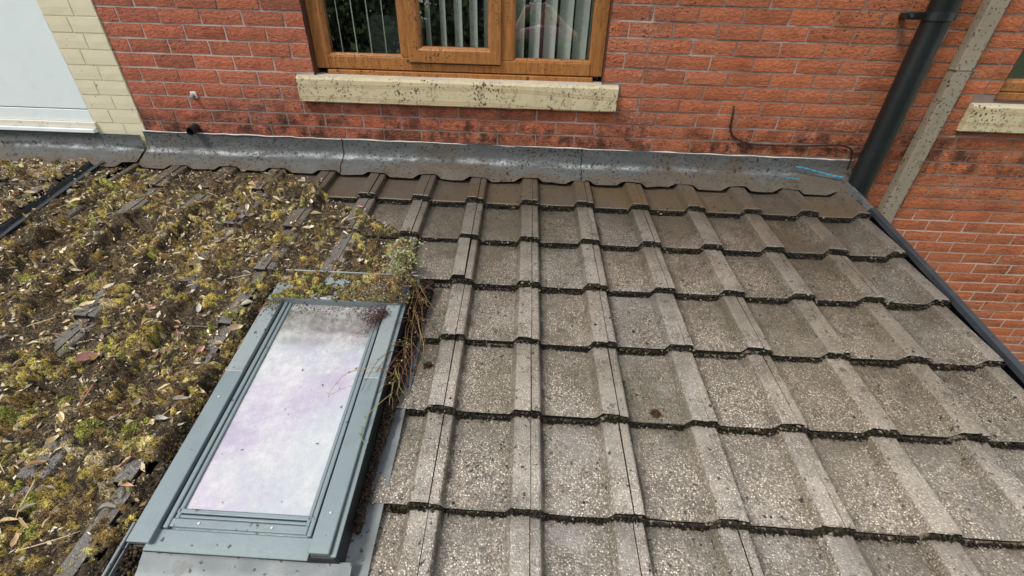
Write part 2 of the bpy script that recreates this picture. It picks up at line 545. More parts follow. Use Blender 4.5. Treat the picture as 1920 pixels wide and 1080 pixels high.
M = dict(
    brick=mat_brick("red_brick", 'obj'), brickj=mat_brick("red_brick_far", 'attr'), mortar=mat_mortar(),
    tile=mat_tile("concrete_tile_washed", 'clean'), tiled=mat_tile("concrete_tile_stained", 'dark'), tileg=mat_tile("concrete_tile_mossy", 'grim'),
    tail=mat_tail(), lead=mat_lead(), stone=mat_stone(), oak=mat_oak(),
    cream=mat_paint("cream_masonry_paint", (.64, .58, .40), (.72, .66, .48), .75, .12, .05, .25, dcol=(.34, .27, .17)),
    white=mat_paint("white_panel_paint", (.70, .77, .76), (.76, .82, .81), .35, .22, 0, dcol=(.5, .52, .48)),
    ledge=mat_paint("dirty_ledge", (.60, .55, .45), (.72, .68, .6), .7, .8, .25, dcol=(.20, .15, .10)),
    frame=mat_paint("grey_aluminium", (.155, .198, .208), (.205, .250, .258), .32, .30, .05, .5, .25, dcol=(.10, .11, .10)),
    frame2=mat_paint("grey_aluminium_lichen", (.17, .208, .215), (.27, .30, .30), .45, .6, .16, .4, .1, dcol=(.09, .085, .06)),
    seal=mat_flat("black_seal", (.016, .018, .018), .5),
    apron=mat_paint("lead_apron", (.11, .125, .13), (.20, .22, .225), .5, .85, .45, .5, .25, dcol=(.08, .07, .055)),
    pipe=mat_paint("black_plastic_pipe", (.007, .010, .0105), (.012, .015, .0155), .34, .10, .06, .5, dcol=(.06, .06, .055)),
    trunk=mat_paint("lichened_render", (.20, .165, .12), (.34, .295, .22), .85, .9, .85, .2, dcol=(.12, .10, .07)),
    verge=mat_paint("dark_metal_trim", (.028, .032, .038), (.060, .068, .078), .40, .55, .15, .5, .3, dcol=(.10, .10, .09)),
    gutter=mat_paint("grp_gutter", (.030, .036, .042), (.065, .074, .080), .42, .8, .3, .5, dcol=(.06, .05, .035)),
    seal_w=mat_flat("pale_mortar_bead", (.55, .53, .50), .85, .3, 60),
    cable=mat_flat("black_cable", (.02, .015, .014), .5),
    moss=mat_attr("moss", grain=True), tuft=mat_attr("moss_tufts"), crumb=mat_attr("moss_crumbs", .9), litter=mat_attr("leaf_litter", .7),
    leaf=mat_leaf("dry_leaf"), stem=mat_attr("stems", .6), glass=mat_glass("window_glass"), sglass=mat_skyglass(),
    slat=mat_fabric(), room=mat_flat("room_plaster", (.16, .16, .15), .9, .1),
    chair=mat_flat("grey_upholstery", (.16, .17, .17), .9, .2, 90),
    blue=mat_flat("blue_twine", (.03, .30, .46), .5, .4, 200), deck=mat_flat("roof_deck", (.02, .018, .015), .9),
    reveal=mat_paint("dark_brown_reveal", (.07, .035, .026), (.14, .06, .04), .85, .5, .2, .2, dcol=(.02, .016, .013)),  # dark brown tone with darker blotches on every face
    rough_white=mat_flat("white_plastic", (.75, .76, .74), .45, .1),
    soffit=mat_flat("soffit_board", (.70, .70, .67), .6, .1),
)


# ------------------------------------------------------------------ object helpers
def mesh(name, V, F, mats=None, mi=None, smooth=False):
    me = bpy.data.meshes.new(name)
    me.from_pydata([tuple(v) for v in V], [], F)
    for mt in (mats if isinstance(mats, (list, tuple)) else [mats]):
        if mt:
            me.materials.append(mt)
    if mi is not None:
        me.polygons.foreach_set('material_index', mi)
    if smooth:
        me.polygons.foreach_set('use_smooth', [True] * len(me.polygons))
    me.update()
    return me


def put(name, me, parent=None, loc=(0, 0, 0), rot=(0, 0, 0), scale=(1, 1, 1)):
    o = bpy.data.objects.new(name, me)
    col.objects.link(o)
    o.parent = parent
    o.location, o.rotation_euler, o.scale = loc, rot, scale
    return o


def empty(name, loc=(0, 0, 0), rot=(0, 0, 0), parent=None):
    o = put(name, None, parent, loc, rot)
    o.empty_display_size = .1
    return o


def tag(o, label=None, cat=None, group=None, kind=None):
    if label: o['label'] = label
    if cat: o['category'] = cat
    if group: o['group'] = group
    if kind: o['kind'] = kind
    return o


class MB:
    def __init__(s):
        s.V = []; s.F = []; s.mi = []; s.C = []

    def add(s, V, F, mi=0, c=None):
        n = len(s.V)
        s.V += [tuple(v) for v in V]
        s.F += [tuple(i + n for i in f) for f in F]
        s.mi += [mi] * len(F)
        if c is not None:
            s.C += [c] * len(V)

    def box(s, x0, x1, y0, y1, z0, z1, bev=0.0, mi=0, c=None):
        if x1 < x0: x0, x1 = x1, x0
        if y1 < y0: y0, y1 = y1, y0
        if z1 < z0: z0, z1 = z1, z0
        b = min(bev, (x1 - x0) * .45, (y1 - y0) * .45, (z1 - z0) * .45)
        if b <= 0:
            V = [(x, y, z) for z in (z0, z1) for y in (y0, y1) for x in (x0, x1)]
            F = [(0, 2, 3, 1), (4, 5, 7, 6), (0, 1, 5, 4), (2, 6, 7, 3), (0, 4, 6, 2), (1, 3, 7, 5)]
            s.add(V, F, mi, c)
            return
        bm = bmesh.new()
        bmesh.ops.create_cube(bm, size=1)
        for v in bm.verts:
            v.co = Vector(((x0 + x1) / 2 + v.co.x * (x1 - x0), (y0 + y1) / 2 + v.co.y * (y1 - y0), (z0 + z1) / 2 + v.co.z * (z1 - z0)))
        bmesh.ops.bevel(bm, geom=bm.edges[:], offset=b, segments=2, affect='EDGES', profile=.5)
        bm.verts.index_update()
        s.add([v.co for v in bm.verts], [[v.index for v in f.verts] for f in bm.faces], mi, c)
        bm.free()

    def tube(s, pts, r, n=8, mi=0, c=None, cap=True):
        pts = [Vector(p) for p in pts]
        rs = r if isinstance(r, (list, tuple)) else [r] * len(pts)
        V = []; F = []
        ref = Vector((0.31, .2, .93)).normalized()
        for i, p in enumerate(pts):
            t = (pts[min(i + 1, len(pts) - 1)] - pts[max(i - 1, 0)]).normalized()
            a = t.cross(ref)
            if a.length < .05:
                a = t.cross(Vector((1, 0, 0)))
            a.normalize(); b = t.cross(a)
            for k in range(n):
                w = 2 * math.pi * k / n
                V.append(p + (a * math.cos(w) + b * math.sin(w)) * rs[i])
        for i in range(len(pts) - 1):
            for k in range(n):
                F.append((i * n + k, i * n + (k + 1) % n, (i + 1) * n + (k + 1) % n, (i + 1) * n + k))
        if cap:
            F.append(tuple(range(n - 1, -1, -1))); F.append(tuple((len(pts) - 1) * n + k for k in range(n)))
        s.add(V, F, mi, c)

    def build(s, name, mats, parent=None, loc=(0, 0, 0), rot=(0, 0, 0), smooth=False, attr=None):
        me = mesh(name, s.V, s.F, mats, s.mi, smooth)
        if s.C and attr:
            a = me.color_attributes.new(attr, 'FLOAT_COLOR', 'POINT')
            a.data.foreach_set('color', np.array([tuple(c) + (1,) for c in s.C], dtype=np.float32).ravel())
        return put(name, me, parent, loc, rot)


def np_mesh(name, V, F, mats, cols=None, attr='bc', smooth=False, extra=None):
    """V (n,3), F (m,k) arrays"""
    V = np.asarray(V, np.float32); F = np.asarray(F, np.int32)
    k = F.shape[1]
    me = bpy.data.meshes.new(name)
    me.vertices.add(len(V)); me.vertices.foreach_set('co', V.ravel())
    me.loops.add(F.size); me.loops.foreach_set('vertex_index', F.ravel())
    me.polygons.add(len(F)); me.polygons.foreach_set('loop_start', np.arange(0, F.size, k, dtype=np.int32))
    me.polygons.foreach_set('loop_total', np.full(len(F), k, np.int32))
    if smooth:
        me.polygons.foreach_set('use_smooth', np.ones(len(F), bool))
    me.materials.append(mats)
    me.update(calc_edges=True)
    if cols is not None:
        a = me.color_attributes.new(attr, 'FLOAT_COLOR', 'POINT')
        a.data.foreach_set('color', np.concatenate([np.asarray(cols, np.float32), np.ones((len(V), 1), np.float32)], 1).ravel())
    for nm, val in (extra or {}).items():
        a = me.color_attributes.new(nm, 'FLOAT_COLOR', 'POINT')
        v = np.asarray(val, np.float32)[:, None]
        a.data.foreach_set('color', np.concatenate([v, v, v, np.ones_like(v)], 1).ravel())
    return me


def proj(p):
    d = Vector(p) - CAM
    z = d.dot(fw)
    if z < .05:
        return None
    return (960 + FPX * d.dot(rt2) / z, 540 - FPX * d.dot(up2) / z, z)


# ================================================================== THE SETTING
g = MB(); g.box(-150, 150, -150, 150, GROUND - .3, GROUND)
tag(g.build("lawn", mat_flat("lawn_grass", (.055, .085, .025), .9, .4, 3)), kind='structure')

# ================================================================== HOUSE
house = tag(empty("house", (2.8, 0, GROUND)), "red brick house wall with golden oak windows above the tiled roof", "house")
HL = Vector((2.8, 0, GROUND))          # house origin


def hp(v):   # offset world -> house local
    return (v[0] - HL[0], v[1] - HL[1], v[2] - HL[2])


CH = 0.07206
WX0, WX1, WZ0, WZ1 = .893, 2.487, .262, 1.50          # main window opening
SX0, SX1, SZ0, SZ1 = .796, 2.574, .141, .279          # its stone sill
VX0, VX1, VZ0, VZ1 = 4.575, 5.75, .262, 1.50          # right hand window
TX0, TX1, TZ0, TZ1 = 4.465, 5.86, .104, .250
RX0, RX1 = -.215, 7.2
WTOP = 1.80
# mortar bed: one sheet of rectangles round the openings
mb = MB()
xs = [RX0, WX0, WX1, VX0, VX1, RX1]
zs = [GROUND, WZ0, WZ1, WTOP]
for i in range(5):
    for j in range(3):
        if j == 1 and i in (1, 3):
            continue
        mb.add([(xs[i], .0042, zs[j]), (xs[i + 1], .0042, zs[j]), (xs[i + 1], .0042, zs[j + 1]), (xs[i], .0042, zs[j + 1])], [(0, 1, 2, 3)])
wall = mb.build("wall", M['mortar'], house, loc=tuple(-HL))
wall.location = hp((0, 0, 0))
# brick meshes: unit brick 0.215 x 0.062, face at y=0
def brick_mesh(seed, mat_, L=.2165, H=.0624):
    r = random.Random(seed)
    nx, nz = 5, 3
    V = []; F = []
    fx = [0, .012, .5, 1 - .012, 1]
    fx = [0, .02, .5, .98, 1]
    fz = [0, .5, 1]
    for j in range(nz):
        for i in range(nx):
            x = (fx[i] - .5) * L; z = (fz[j] - .5) * H
            edge = i in (0, nx - 1) or j in (0, nz - 1)
            y = (.0022 if edge else 0) + r.uniform(-.0008, .0008)
            if edge:
                x += r.uniform(-.0016, .0016); z += r.uniform(-.0014, .0014)
            V.append((x, y, z))
    for j in range(nz - 1):
        for i in range(nx - 1):
            a = j * nx + i
            F.append((a, a + 1, a + nx + 1, a + nx))
    ring = [0, 1, 2, 3, 4, 9, 14, 13, 12, 11, 10, 5]
    n0 = len(V)
    for k in ring:
        x, y, z = V[k]
        V.append((x, .012, z))
    for k in range(len(ring)):
        k2 = (k + 1) % len(ring)
        F.append((ring[k2], ring[k], n0 + k, n0 + k2))
    return mesh("brick", V, F, mat_)


BV = [brick_mesh(s, M['brick']) for s in range(8)]


def cut(a, b, holes):
    segs = [(a, b)]
    for h0, h1 in holes:
        ns = []
        for s0, s1 in segs:
            if h1 <= s0 or h0 >= s1:
                ns.append((s0, s1))
            else:
                if h0 - s0 > .018: ns.append((s0, h0 - .001))
                if s1 - h1 > .018: ns.append((h1 + .001, s1))
        segs = ns
    return segs


bricks = []
c0, c1 = math.floor(GROUND / CH), math.ceil(WTOP / CH)
for c in range(c0, c1):
    za, zb = c * CH + .0049, (c + 1) * CH - .0049
    zm = (za + zb) / 2
    off = .1125 if c % 2 else 0
    holes = []
    if WZ0 < zm < WZ1: holes.append((WX0, WX1))
    if VZ0 < zm < VZ1: holes.append((VX0, VX1))
    if SZ0 - .006 < zm < SZ1 + .01: holes.append((SX0 - .006, SX1 + .006))
    if TZ0 + .02 < zm < TZ1 + .01: holes.append((TX0 - .006, TX1 + .006))
    for i in range(-2, 34):
        a = i * .225 + off + .0048 + random.uniform(-.0012, .0012)
        b = (i + 1) * .225 + off - .0048 + random.uniform(-.0012, .0012)
        a = max(a, RX0); b = min(b, RX1)
        if b - a < .02:
            continue
        for s0, s1 in cut(a, b, holes):
            bricks.append((s0, s1, zm))


def seen(x, z):
    q = proj((x, 0, z))
    if not q or not (-40 < q[0] < 1960 and -40 < q[1] < 1120):
        return 0
    if x < 4.0 and z < -.12:
        return 0
    # hidden behind the verge of the roof?
    P = Vector((x, 0, z))
    n = Vector((0, -st, ct))
    o = Vector((0, 0, Z0))
    a, b = (CAM - o).dot(n), (P - o).dot(n)
    if b < 0:
        X = CAM + (P - CAM) * (a / (a - b))
        if X.x < 4.0 and X.y > -2.6:
            return 0
    return 1 / q[2] ** 2


vis = sorted(((seen((s0 + s1) / 2, zm) * (s1 - s0), k) for k, (s0, s1, zm) in enumerate(bricks)), reverse=True)
single = {k for v, k in vis[:300] if v > 0}


def brick_tone(x, z):
    t = random.uniform(.91, 1.10)
    if random.random() < .06: t *= .84
    w = random.uniform(-.06, .06)
    # the left end of the wall is a pinker red, the right end browner orange
    k = min(1, max(0, (x + .2) / 4.5))
    return (t * (1.0 + w) * (1.0 + .02 * k), t * (1.02 + .08 * k), t * (1.10 - .20 * k - w))


far = MB()
for k, (s0, s1, zm) in enumerate(bricks):
    tone = brick_tone((s0 + s1) / 2, zm)
    me = BV[random.randrange(8)]
    cx = (s0 + s1) / 2
    sx = (s1 - s0) / .2165
    dy = random.uniform(-.0015, .0012)
    if k in single:
        o = put("brick", me, wall, (cx, dy, zm), (0, 0, 0), (sx, 1, 1))
        o.color = tone + (1,)
    else:
        far.add([(cx + v.co.x * sx, v.co.y + dy, zm + v.co.z) for v in me.vertices], [tuple(p.vertices) for p in me.polygons], 0, tone)
tag(far.build("brickwork", M['brickj'], wall, attr='bc'), kind='stuff')

# reveals of the two openings and the dark rooms behind
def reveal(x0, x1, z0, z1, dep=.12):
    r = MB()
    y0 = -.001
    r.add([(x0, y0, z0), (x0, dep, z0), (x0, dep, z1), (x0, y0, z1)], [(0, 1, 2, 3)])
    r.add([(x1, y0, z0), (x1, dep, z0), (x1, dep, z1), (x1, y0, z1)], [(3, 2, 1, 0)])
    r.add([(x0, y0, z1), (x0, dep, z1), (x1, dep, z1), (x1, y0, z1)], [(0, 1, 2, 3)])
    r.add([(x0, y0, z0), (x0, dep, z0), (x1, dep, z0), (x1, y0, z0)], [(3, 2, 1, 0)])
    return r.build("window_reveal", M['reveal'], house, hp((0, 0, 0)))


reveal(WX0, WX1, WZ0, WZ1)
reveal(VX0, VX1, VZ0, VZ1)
rm = MB()
for (x0, x1) in ((-.1, 3.4), (3.6, 6.6)):
    y0, y1, z0, z1 = .125, 3.6, -.55, 1.78
    wx = (WX0, WX1) if x0 < 1 else (VX0, VX1)
    rm.add([(x0, y0, z0), (x1, y0, z0), (x1, y1, z0), (x0, y1, z0), (x0, y0, z1), (x1, y0, z1), (x1, y1, z1), (x0, y1, z1)],
           [(0, 1, 2, 3), (7, 6, 5, 4), (1, 5, 6, 2), (2, 6, 7, 3), (3, 7, 4, 0)])
    # front wall of the room round the window
    for (a, b, c_, d_) in ((x0, wx[0], z0, z1), (wx[1], x1, z0, z1), (wx[0], wx[1], z0, WZ0), (wx[0], wx[1], WZ1, z1)):
        rm.add([(a, y0, c_), (b, y0, c_), (b, y0, d_), (a, y0, d_)], [(0, 1, 2, 3)])
rm.build("room", M['room'], house, hp((0, 0, 0)))

# eaves above, outside the frame
ev = MB()
ev.box(-2.2, RX1, -.30, .1, WTOP, WTOP + .02, .004)
ev.box(-2.2, RX1, -.33, -.30, WTOP - .03, WTOP + .16, .004)
ev.add([(-2.2, -.36, WTOP + .16), (RX1, -.36, WTOP + .16), (RX1, 3.6, WTOP + 2.2), (-2.2, 3.6, WTOP + 2.2)], [(0, 1, 2, 3)])
ev.build("eaves", M['soffit'], house, hp((0, 0, 0)))


def frame_bar(mbx, x0, x1, z0, z1, yf, yb, lip=.012):
    mbx.box(x0, x1, yf, yb, z0, z1, .005)


def rect_frame(mbx, x0, x1, z0, z1, w, yf, yb, wb=None):
    """mitred frame with a sloped inner bead"""
    wb = wb or w
    bead = .016
    prof = [(0.0, yb), (0.0, yf + .003), (.003, yf), (w - bead, yf), (w - bead * .6, yf + .004), (w, yf + .018), (w, yb)]
    V = []; F = []
    n = len(prof)
    for (cx, cz, sx, sz) in ((x0, z0, 1, 1), (x1, z0, -1, 1), (x1, z1, -1, -1), (x0, z1, 1, -1)):
        for (u, y) in prof:
            uz = u * (wb / w) if sz == 1 else u
            V.append((cx + sx * u, y, cz + sz * uz))
    for k in range(4):
        for i in range(n - 1):
            F.append((k * n + i, ((k + 1) % 4) * n + i, ((k + 1) % 4) * n + i + 1, k * n + i + 1))
    mbx.add(V, F)


def pane(parent, x0, x1, z0, z1, y, name="pane"):
    return put(name, mesh(name, [(x0, y, z0), (x1, y, z0), (x1, y + .0105 * (z1 - z0), z1), (x0, y + .0105 * (z1 - z0), z1), (x0, y + .004, z0), (x1, y + .004, z0), (x1, y + .004, z1), (x0, y + .004, z1)],
                          [(0, 1, 2, 3)], M['glass']), parent)


# main window: frame face at y=.055
win = empty("window", hp((0, 0, 0)), parent=house)
tag(win, "three light golden oak window with pale vertical blinds")
f = MB()
YF, YB = .050, .118
ztop = WZ1 - .002
zb = .308
# outer frame
f.box(WX0 + .002, .967, YF, YB, zb, ztop, .004)
f.box(2.420, WX1 - .002, YF, YB, zb, ztop, .004)
f.box(.9675, 2.4195, YF + .0006, YB, zb, .372, .004)
f.box(.9675, 2.4195, YF + .0006, YB, ztop - .065, ztop, .004)
f.build("frame", M['oak'], win)
for (x0, x1) in ((1.385, 1.4255), (1.9255, 1.990)):
    q = MB(); q.box(x0, x1, YF + .0012, YB, .3725, ztop - .066, .004); q.build("mullion", M['oak'], win)
# glazing beads of the fixed lights
for (x0, x1) in ((.9675, 1.3845), (1.9905, 2.4195)):
    q = MB(); rect_frame(q, x0, x1, .3725, ztop - .066, .013, YF + .004, YB - .01); q.build("glazing_bead", M['oak'], win)
# opening sash, stands proud
q = MB(); rect_frame(q, 1.424, 1.928, .352, ztop - .045, .070, YF - .018, YB - .02, .078); sash = q.build("sash", M['oak'], win)
q = MB(); q.box(1.4265, 1.9255, YF - .004, YF + .0004, .3465, .3515); q.build("sash_seal", M['seal'], sash)
pane(win, .978, 1.376, .384, ztop - .075, .076)
pane(win, 1.490, 1.862, .428, ztop - .11, .060)
pane(win, 2.000, 2.411, .384, ztop - .075, .076)
q = MB(); q.box(.955, 2.436, YF - .012, YB, .272, .3035, .004); q.build("sub_sill", M['oak'], win)
q = MB(); q.box(.955, 2.436, YF + .014, YB, .3036, .3078); q.build("sill_gasket", M['seal'], win)

# stone sills
def stone(name, x0, x1, z0, z1, yfront=-.03):
    s = MB()
    n = 28
    V = []; F = []
    prof = [(.11, z0), (yfront + .004, z0), (yfront, z0 + .005), (yfront, z1 - .02), (yfront + .008, z1 - .006), (.02, z1 + .0005), (.048, z1 + .002), (.11, z1 + .002)]
    for i in range(n + 1):
        x = x0 + (x1 - x0) * i / n
        for (y, z) in prof:
            V.append((x, y + random.uniform(-.0012, .0012), z + random.uniform(-.001, .001)))
    k = len(prof)
    for i in range(n):
        for j in range(k - 1):
            F.append((i * k + j, (i + 1) * k + j, (i + 1) * k + j + 1, i * k + j + 1))
    F.append(tuple(range(k))); F.append(tuple(n * k + j for j in reversed(range(k))))
    s.add(V, F)
    return s.build(name, M['stone'], house, hp((0, 0, 0)))


stone("stone_sill", SX0, SX1, SZ0, SZ1)
stone("stone_sill", TX0, TX1, TZ0, TZ1)

# right hand window
win2 = empty("window", hp((0, 0, 0)), parent=house)
tag(win2, "golden oak window at the right end of the wall")
q = MB(); rect_frame(q, VX0 + .002, VX1 - .002, .300, ztop, .062, YF + .01, YB, .06); q.build("frame", M['oak'], win2)
pane(win2, VX0 + .06, VX1 - .06, .355, ztop - .06, .085)
q = MB(); q.box(VX0 + .03, VX1 - .03, YF, YB, .252, .2965, .004); q.build("sub_sill", M['oak'], win2)

# overflow pipe stub and small wall plug
def stub(name, x, z, r, L, mat_, hollow=True, drop=0.0):
    s = MB()
    n = 16
    V = []; F = []
    rings = [(r, .0), (r, -L), (r * .82, -L), (r * .82, -L * .3)] if hollow else [(r, 0), (r, -L), (r * .4, -L - .003)]
    for rr, y in rings:
        for k in range(n):
            w = 2 * math.pi * k / n
            V.append((x + rr * math.cos(w), y, z + rr * math.sin(w) + drop * y))
    for i in range(len(rings) - 1):
        for k in range(n):
            F.append((i * n + k, i * n + (k + 1) % n, (i + 1) * n + (k + 1) % n, (i + 1) * n + k))
    F.append(tuple((len(rings) - 1) * n + k for k in range(n)))
    s.add(V, F)
    return s.build(name, mat_, house, hp((0, 0, 0)), smooth=False)


stub("overflow_pipe", .105, -.032, .024, .062, M['pipe'], True, .15)
stub("wall_plug", .160, .150, .011, .030, M['trunk'], False, .2)
q = MB(); q.box(.143, .180, -.0075, .004, .132, .170, .006); q.build("plug_mortar", M['seal_w'], house, hp((0, 0, 0)))

# ================================================================== NEIGHBOURING HOUSE
NLc = Vector((-1.4, 0, GROUND))
neigh = tag(empty("neighbouring_house", tuple(NLc)), "neighbouring house with cream painted brick pier and white panel", "house")


def npos(v=(0, 0, 0)):
    return (v[0] - NLc[0], v[1] - NLc[1], v[2] - NLc[2])


PX0, PX1 = -.515, -.2175
q = MB()
q.add([(PX0, -.003, GROUND), (PX1, -.003, GROUND), (PX1, -.003, WTOP), (PX0, -.003, WTOP)], [(0, 1, 2, 3)])
q.add([(PX1, -.003, GROUND), (PX1, .05, GROUND), (PX1, .05, WTOP), (PX1, -.003, WTOP)], [(0, 1, 2, 3)])
pier = q.build("painted_pier", M['cream'], neigh, npos())
CBV = [brick_mesh(40 + s, M['cream'], .1, .070) for s in range(4)]
cz = .526
NCH = .0785
for c in range(-6, 16):
    z0 = cz - NCH * (1 + c) + .0022
    zmid = z0 + NCH / 2 - .0022
    split = -.340 if (c + 60) % 2 == 1 else -.396
    split += random.uniform(-.006, .006)
    if zmid < -.35:
        continue
    for (a, b) in ((PX0 + .001, split - .003), (split + .003, PX1 - .002)):
        put("brick", CBV[random.randrange(4)], pier, ((a + b) / 2, -.0065 + random.uniform(-.0006, .0006), zmid), (0, 0, 0), ((b - a) / .1, .45, (NCH - .0055) / .070))
for c in range(1, 14):
    zmid = cz + NCH * (c - .5)
    split = -.340 if c % 2 == 1 else -.396
    if c == 1: split = -.337
    if zmid > .75: break
# white panel to the left
q = MB(); q.box(-2.6, PX0 - .001, -.004, .06, .0525, WTOP, .003); pan = q.build("white_panel", M['white'], neigh, npos())
q = MB(); q.box(-2.6, PX0 - .001, -.0055, .06, -.020, .0480, .003); q.build("bottom_rail", M['white'], neigh, npos())
q = MB(); q.box(-2.6, PX0 + .012, -.020, .06, -.056, -.0205, .004); q.build("ledge", M['ledge'], neigh, npos())
q = MB(); q.box(-2.6, PX0 + .004, -.040, .05, -.078, -.0565, .003); q.build("sill_lip", M['white'], neigh, npos())
q = MB()
q.add([(-2.6, .0, GROUND), (PX0, .0, GROUND), (PX0, .0, -.078), (-2.6, .0, -.078)], [(0, 1, 2, 3)])
q.build("wall", M['cream'], neigh, npos())

# ================================================================== LEAN-TO EXTENSION
EL = Vector((2.0, -1.3, GROUND))
ext = tag(empty("extension", tuple(EL)), "low pitched lean-to extension roofed in ribbed concrete tiles", "extension")


def ep(v):
    return (v[0] - EL[0], v[1] - EL[1], v[2] - EL[2])


ROOF_LOC, ROOF_ROT = ep((0, 0, Z0)), (TH, 0, 0)
VERGE_X = 3.975
GUT_X = -.50
SKX0, SKX1, SKD0, SKD1 = 1.045, 1.640, 1.105, 2.135
EAVE = D0 + 8 * G


def deck(x0, x1, holes, parent, loc, name="roof"):
    s = MB()
    xs_ = [x0, x1]; ds = [-.02, EAVE - .04]
    for (a, b, c, d) in holes:
        xs_ += [a, b]; ds += [c, d]
    xs_ = sorted(xs_); ds = sorted(ds)
    for i in range(len(xs_) - 1):
        for j in range(len(ds) - 1):
            if any(a <= xs_[i] < b and c <= ds[j] < d for (a, b, c, d) in holes):
                continue
            P = [rl(xs_[i], ds[j], -.085), rl(xs_[i + 1], ds[j], -.085), rl(xs_[i + 1], ds[j + 1], -.085), rl(xs_[i], ds[j + 1], -.085)]
            s.add(P, [(3, 2, 1, 0)])
    return s.build(name, M['deck'], parent, loc, ROOF_ROT)


roof = deck(GUT_X, VERGE_X, [(SKX0 + .03, SKX1 - .03, SKD0 + .05, SKD1 - .05)], ext, ROOF_LOC)
tag(roof, "roof of ribbed tiles, washed clean on the right and mossy on the left")
nroof = deck(-2.6, GUT_X - .02, [], neigh, npos((0, 0, Z0)))


def tile_mesh(seed, u0=None, u1=None, mats=None):
    r = random.Random(seed)
    us = list(PU); hs = list(PH)
    if u0 is not None or u1 is not None:
        a = us[0] if u0 is None else u0
        b = us[-1] if u1 is None else u1
        pts = [(a, float(np.interp(a, PU, PH)))] + [(x, h) for x, h in zip(us, hs) if a < x < b] + [(b, float(np.interp(b, PU, PH)))]
        us = [p[0] for p in pts]; hs = [p[1] for p in pts]
    ds = [-G - .05, -G * .66, -G * .33, -.004, 0.0]
    n = len(us)
    V = []; F = []; mi = []
    jit = [r.uniform(-.0035, .0035) for _ in us]
    for k in range(1, n - 1):
        jit[k] = .5 * jit[k] + .25 * (jit[k - 1] + jit[k + 1])
    for j, d in enumerate(ds):
        for i, (x, h) in enumerate(zip(us, hs)):
            hh = h + TILT * d / G
            dd = d
            if j >= 3:
                dd = d + jit[i]
            if j == 4:
                hh -= .004
            V.append((x + SK * d, -dd, hh))
    nb = len(V)
    for i, (x, h) in enumerate(zip(us, hs)):        # tail foot
        V.append((x, -jit[i] + .004, h - .028))
    for i, (x, h) in enumerate(zip(us, hs)):        # underside, going back up
        V.append((x - SK * .1, .1, h - .034))
    for j in range(4):
        for i in range(n - 1):
            a = j * n + i
            F.append((a, a + n, a + n + 1, a + 1)); mi.append(0 if j < 3 else 0)
    for i in range(n - 1):
        a = 4 * n + i
        F.append((a, nb + i, nb + i + 1, a + 1)); mi.append(1)
        F.append((nb + i, nb + n + i, nb + n + i + 1, nb + i + 1)); mi.append(1)
    # side edges
    for i, fl in ((0, 0), (n - 1, 1)):
        b0 = len(V)
        for j, d in enumerate(ds):
            x, y, z = V[j * n + i]
            V.append((x, y, z - .028))
        for j in range(4):
            q = (j * n + i, b0 + j, b0 + j + 1, (j + 1) * n + i)
            F.append(q if not fl else q[::-1]); mi.append(1)
    me = mesh("tile", V, F, mats, mi)
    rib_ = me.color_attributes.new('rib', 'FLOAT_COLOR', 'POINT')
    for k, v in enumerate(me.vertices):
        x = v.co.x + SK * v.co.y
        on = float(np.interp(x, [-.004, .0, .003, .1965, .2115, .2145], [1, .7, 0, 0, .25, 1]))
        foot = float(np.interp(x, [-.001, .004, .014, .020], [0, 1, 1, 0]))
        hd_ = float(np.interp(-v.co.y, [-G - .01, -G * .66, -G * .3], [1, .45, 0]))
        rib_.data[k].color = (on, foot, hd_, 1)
    return me


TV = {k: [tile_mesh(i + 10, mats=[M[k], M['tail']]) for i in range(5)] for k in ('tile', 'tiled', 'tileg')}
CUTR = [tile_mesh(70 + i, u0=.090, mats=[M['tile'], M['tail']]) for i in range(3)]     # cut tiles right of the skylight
for r in range(1, 9):
    for i in range(-15, 7):
        xl = X0 + (i - 1) * PW           # left edge of this column (right rib edge of the column before)
        if xl + .27 < -2.3:
            continue
        tail = D0 + r * G
        nb_ = xl + .15 < GUT_X
        k = 'tile'
        if r == 1: k = 'tiled'
        if xl < .9 + (r > 1) * .35 and r <= 3 or (r > 3 and xl < 1.1): k = 'tiled' if r == 1 else 'tileg'
        meshes = TV[k]
        if r >= 4 and r <= 7 and xl + .03 < SKX1 + .03 and xl + .27 > SKX0 - .06:
            if i == -1:
                meshes = CUTR
            elif xl > .9 and i < -1:
                continue
        lift = 0.0
        rz = random.uniform(-.006, .006)
        dx, dd, dh = random.uniform(-.0012, .0012), random.uniform(-.004, .004), random.uniform(0, .0015)
        if i == -1 and r == 3:            # the slipped, lifted tile above the skylight
            rz, dd, dh = .018, -.012, .006
        p = rl(xl + dx, tail + dd, dh)
        if nb_:
            o = put("tile", random.choice(meshes), nroof, (p[0] - .02, p[1], p[2]), (0, 0, rz))
        else:
            if xl < GUT_X - .02:
                continue
            o = put("tile", random.choice(meshes), roof, p, (random.uniform(-.003, .003), 0, rz))
        t = random.uniform(.92, 1.07)
        w = random.uniform(-.02, .02)
        if k == 'tile':
            # sheen painted into the row tone: nearer rows paler; right-hand columns darker and warmer
            t *= {2: .60, 3: .78, 4: .90, 5: 1.06, 6: 1.15, 7: 1.18}.get(r, 1.05)
            if i >= 4: t *= .84; w += .04
        o.color = (t * (1 + w), t, t * (1 - w * 1.5), 1)

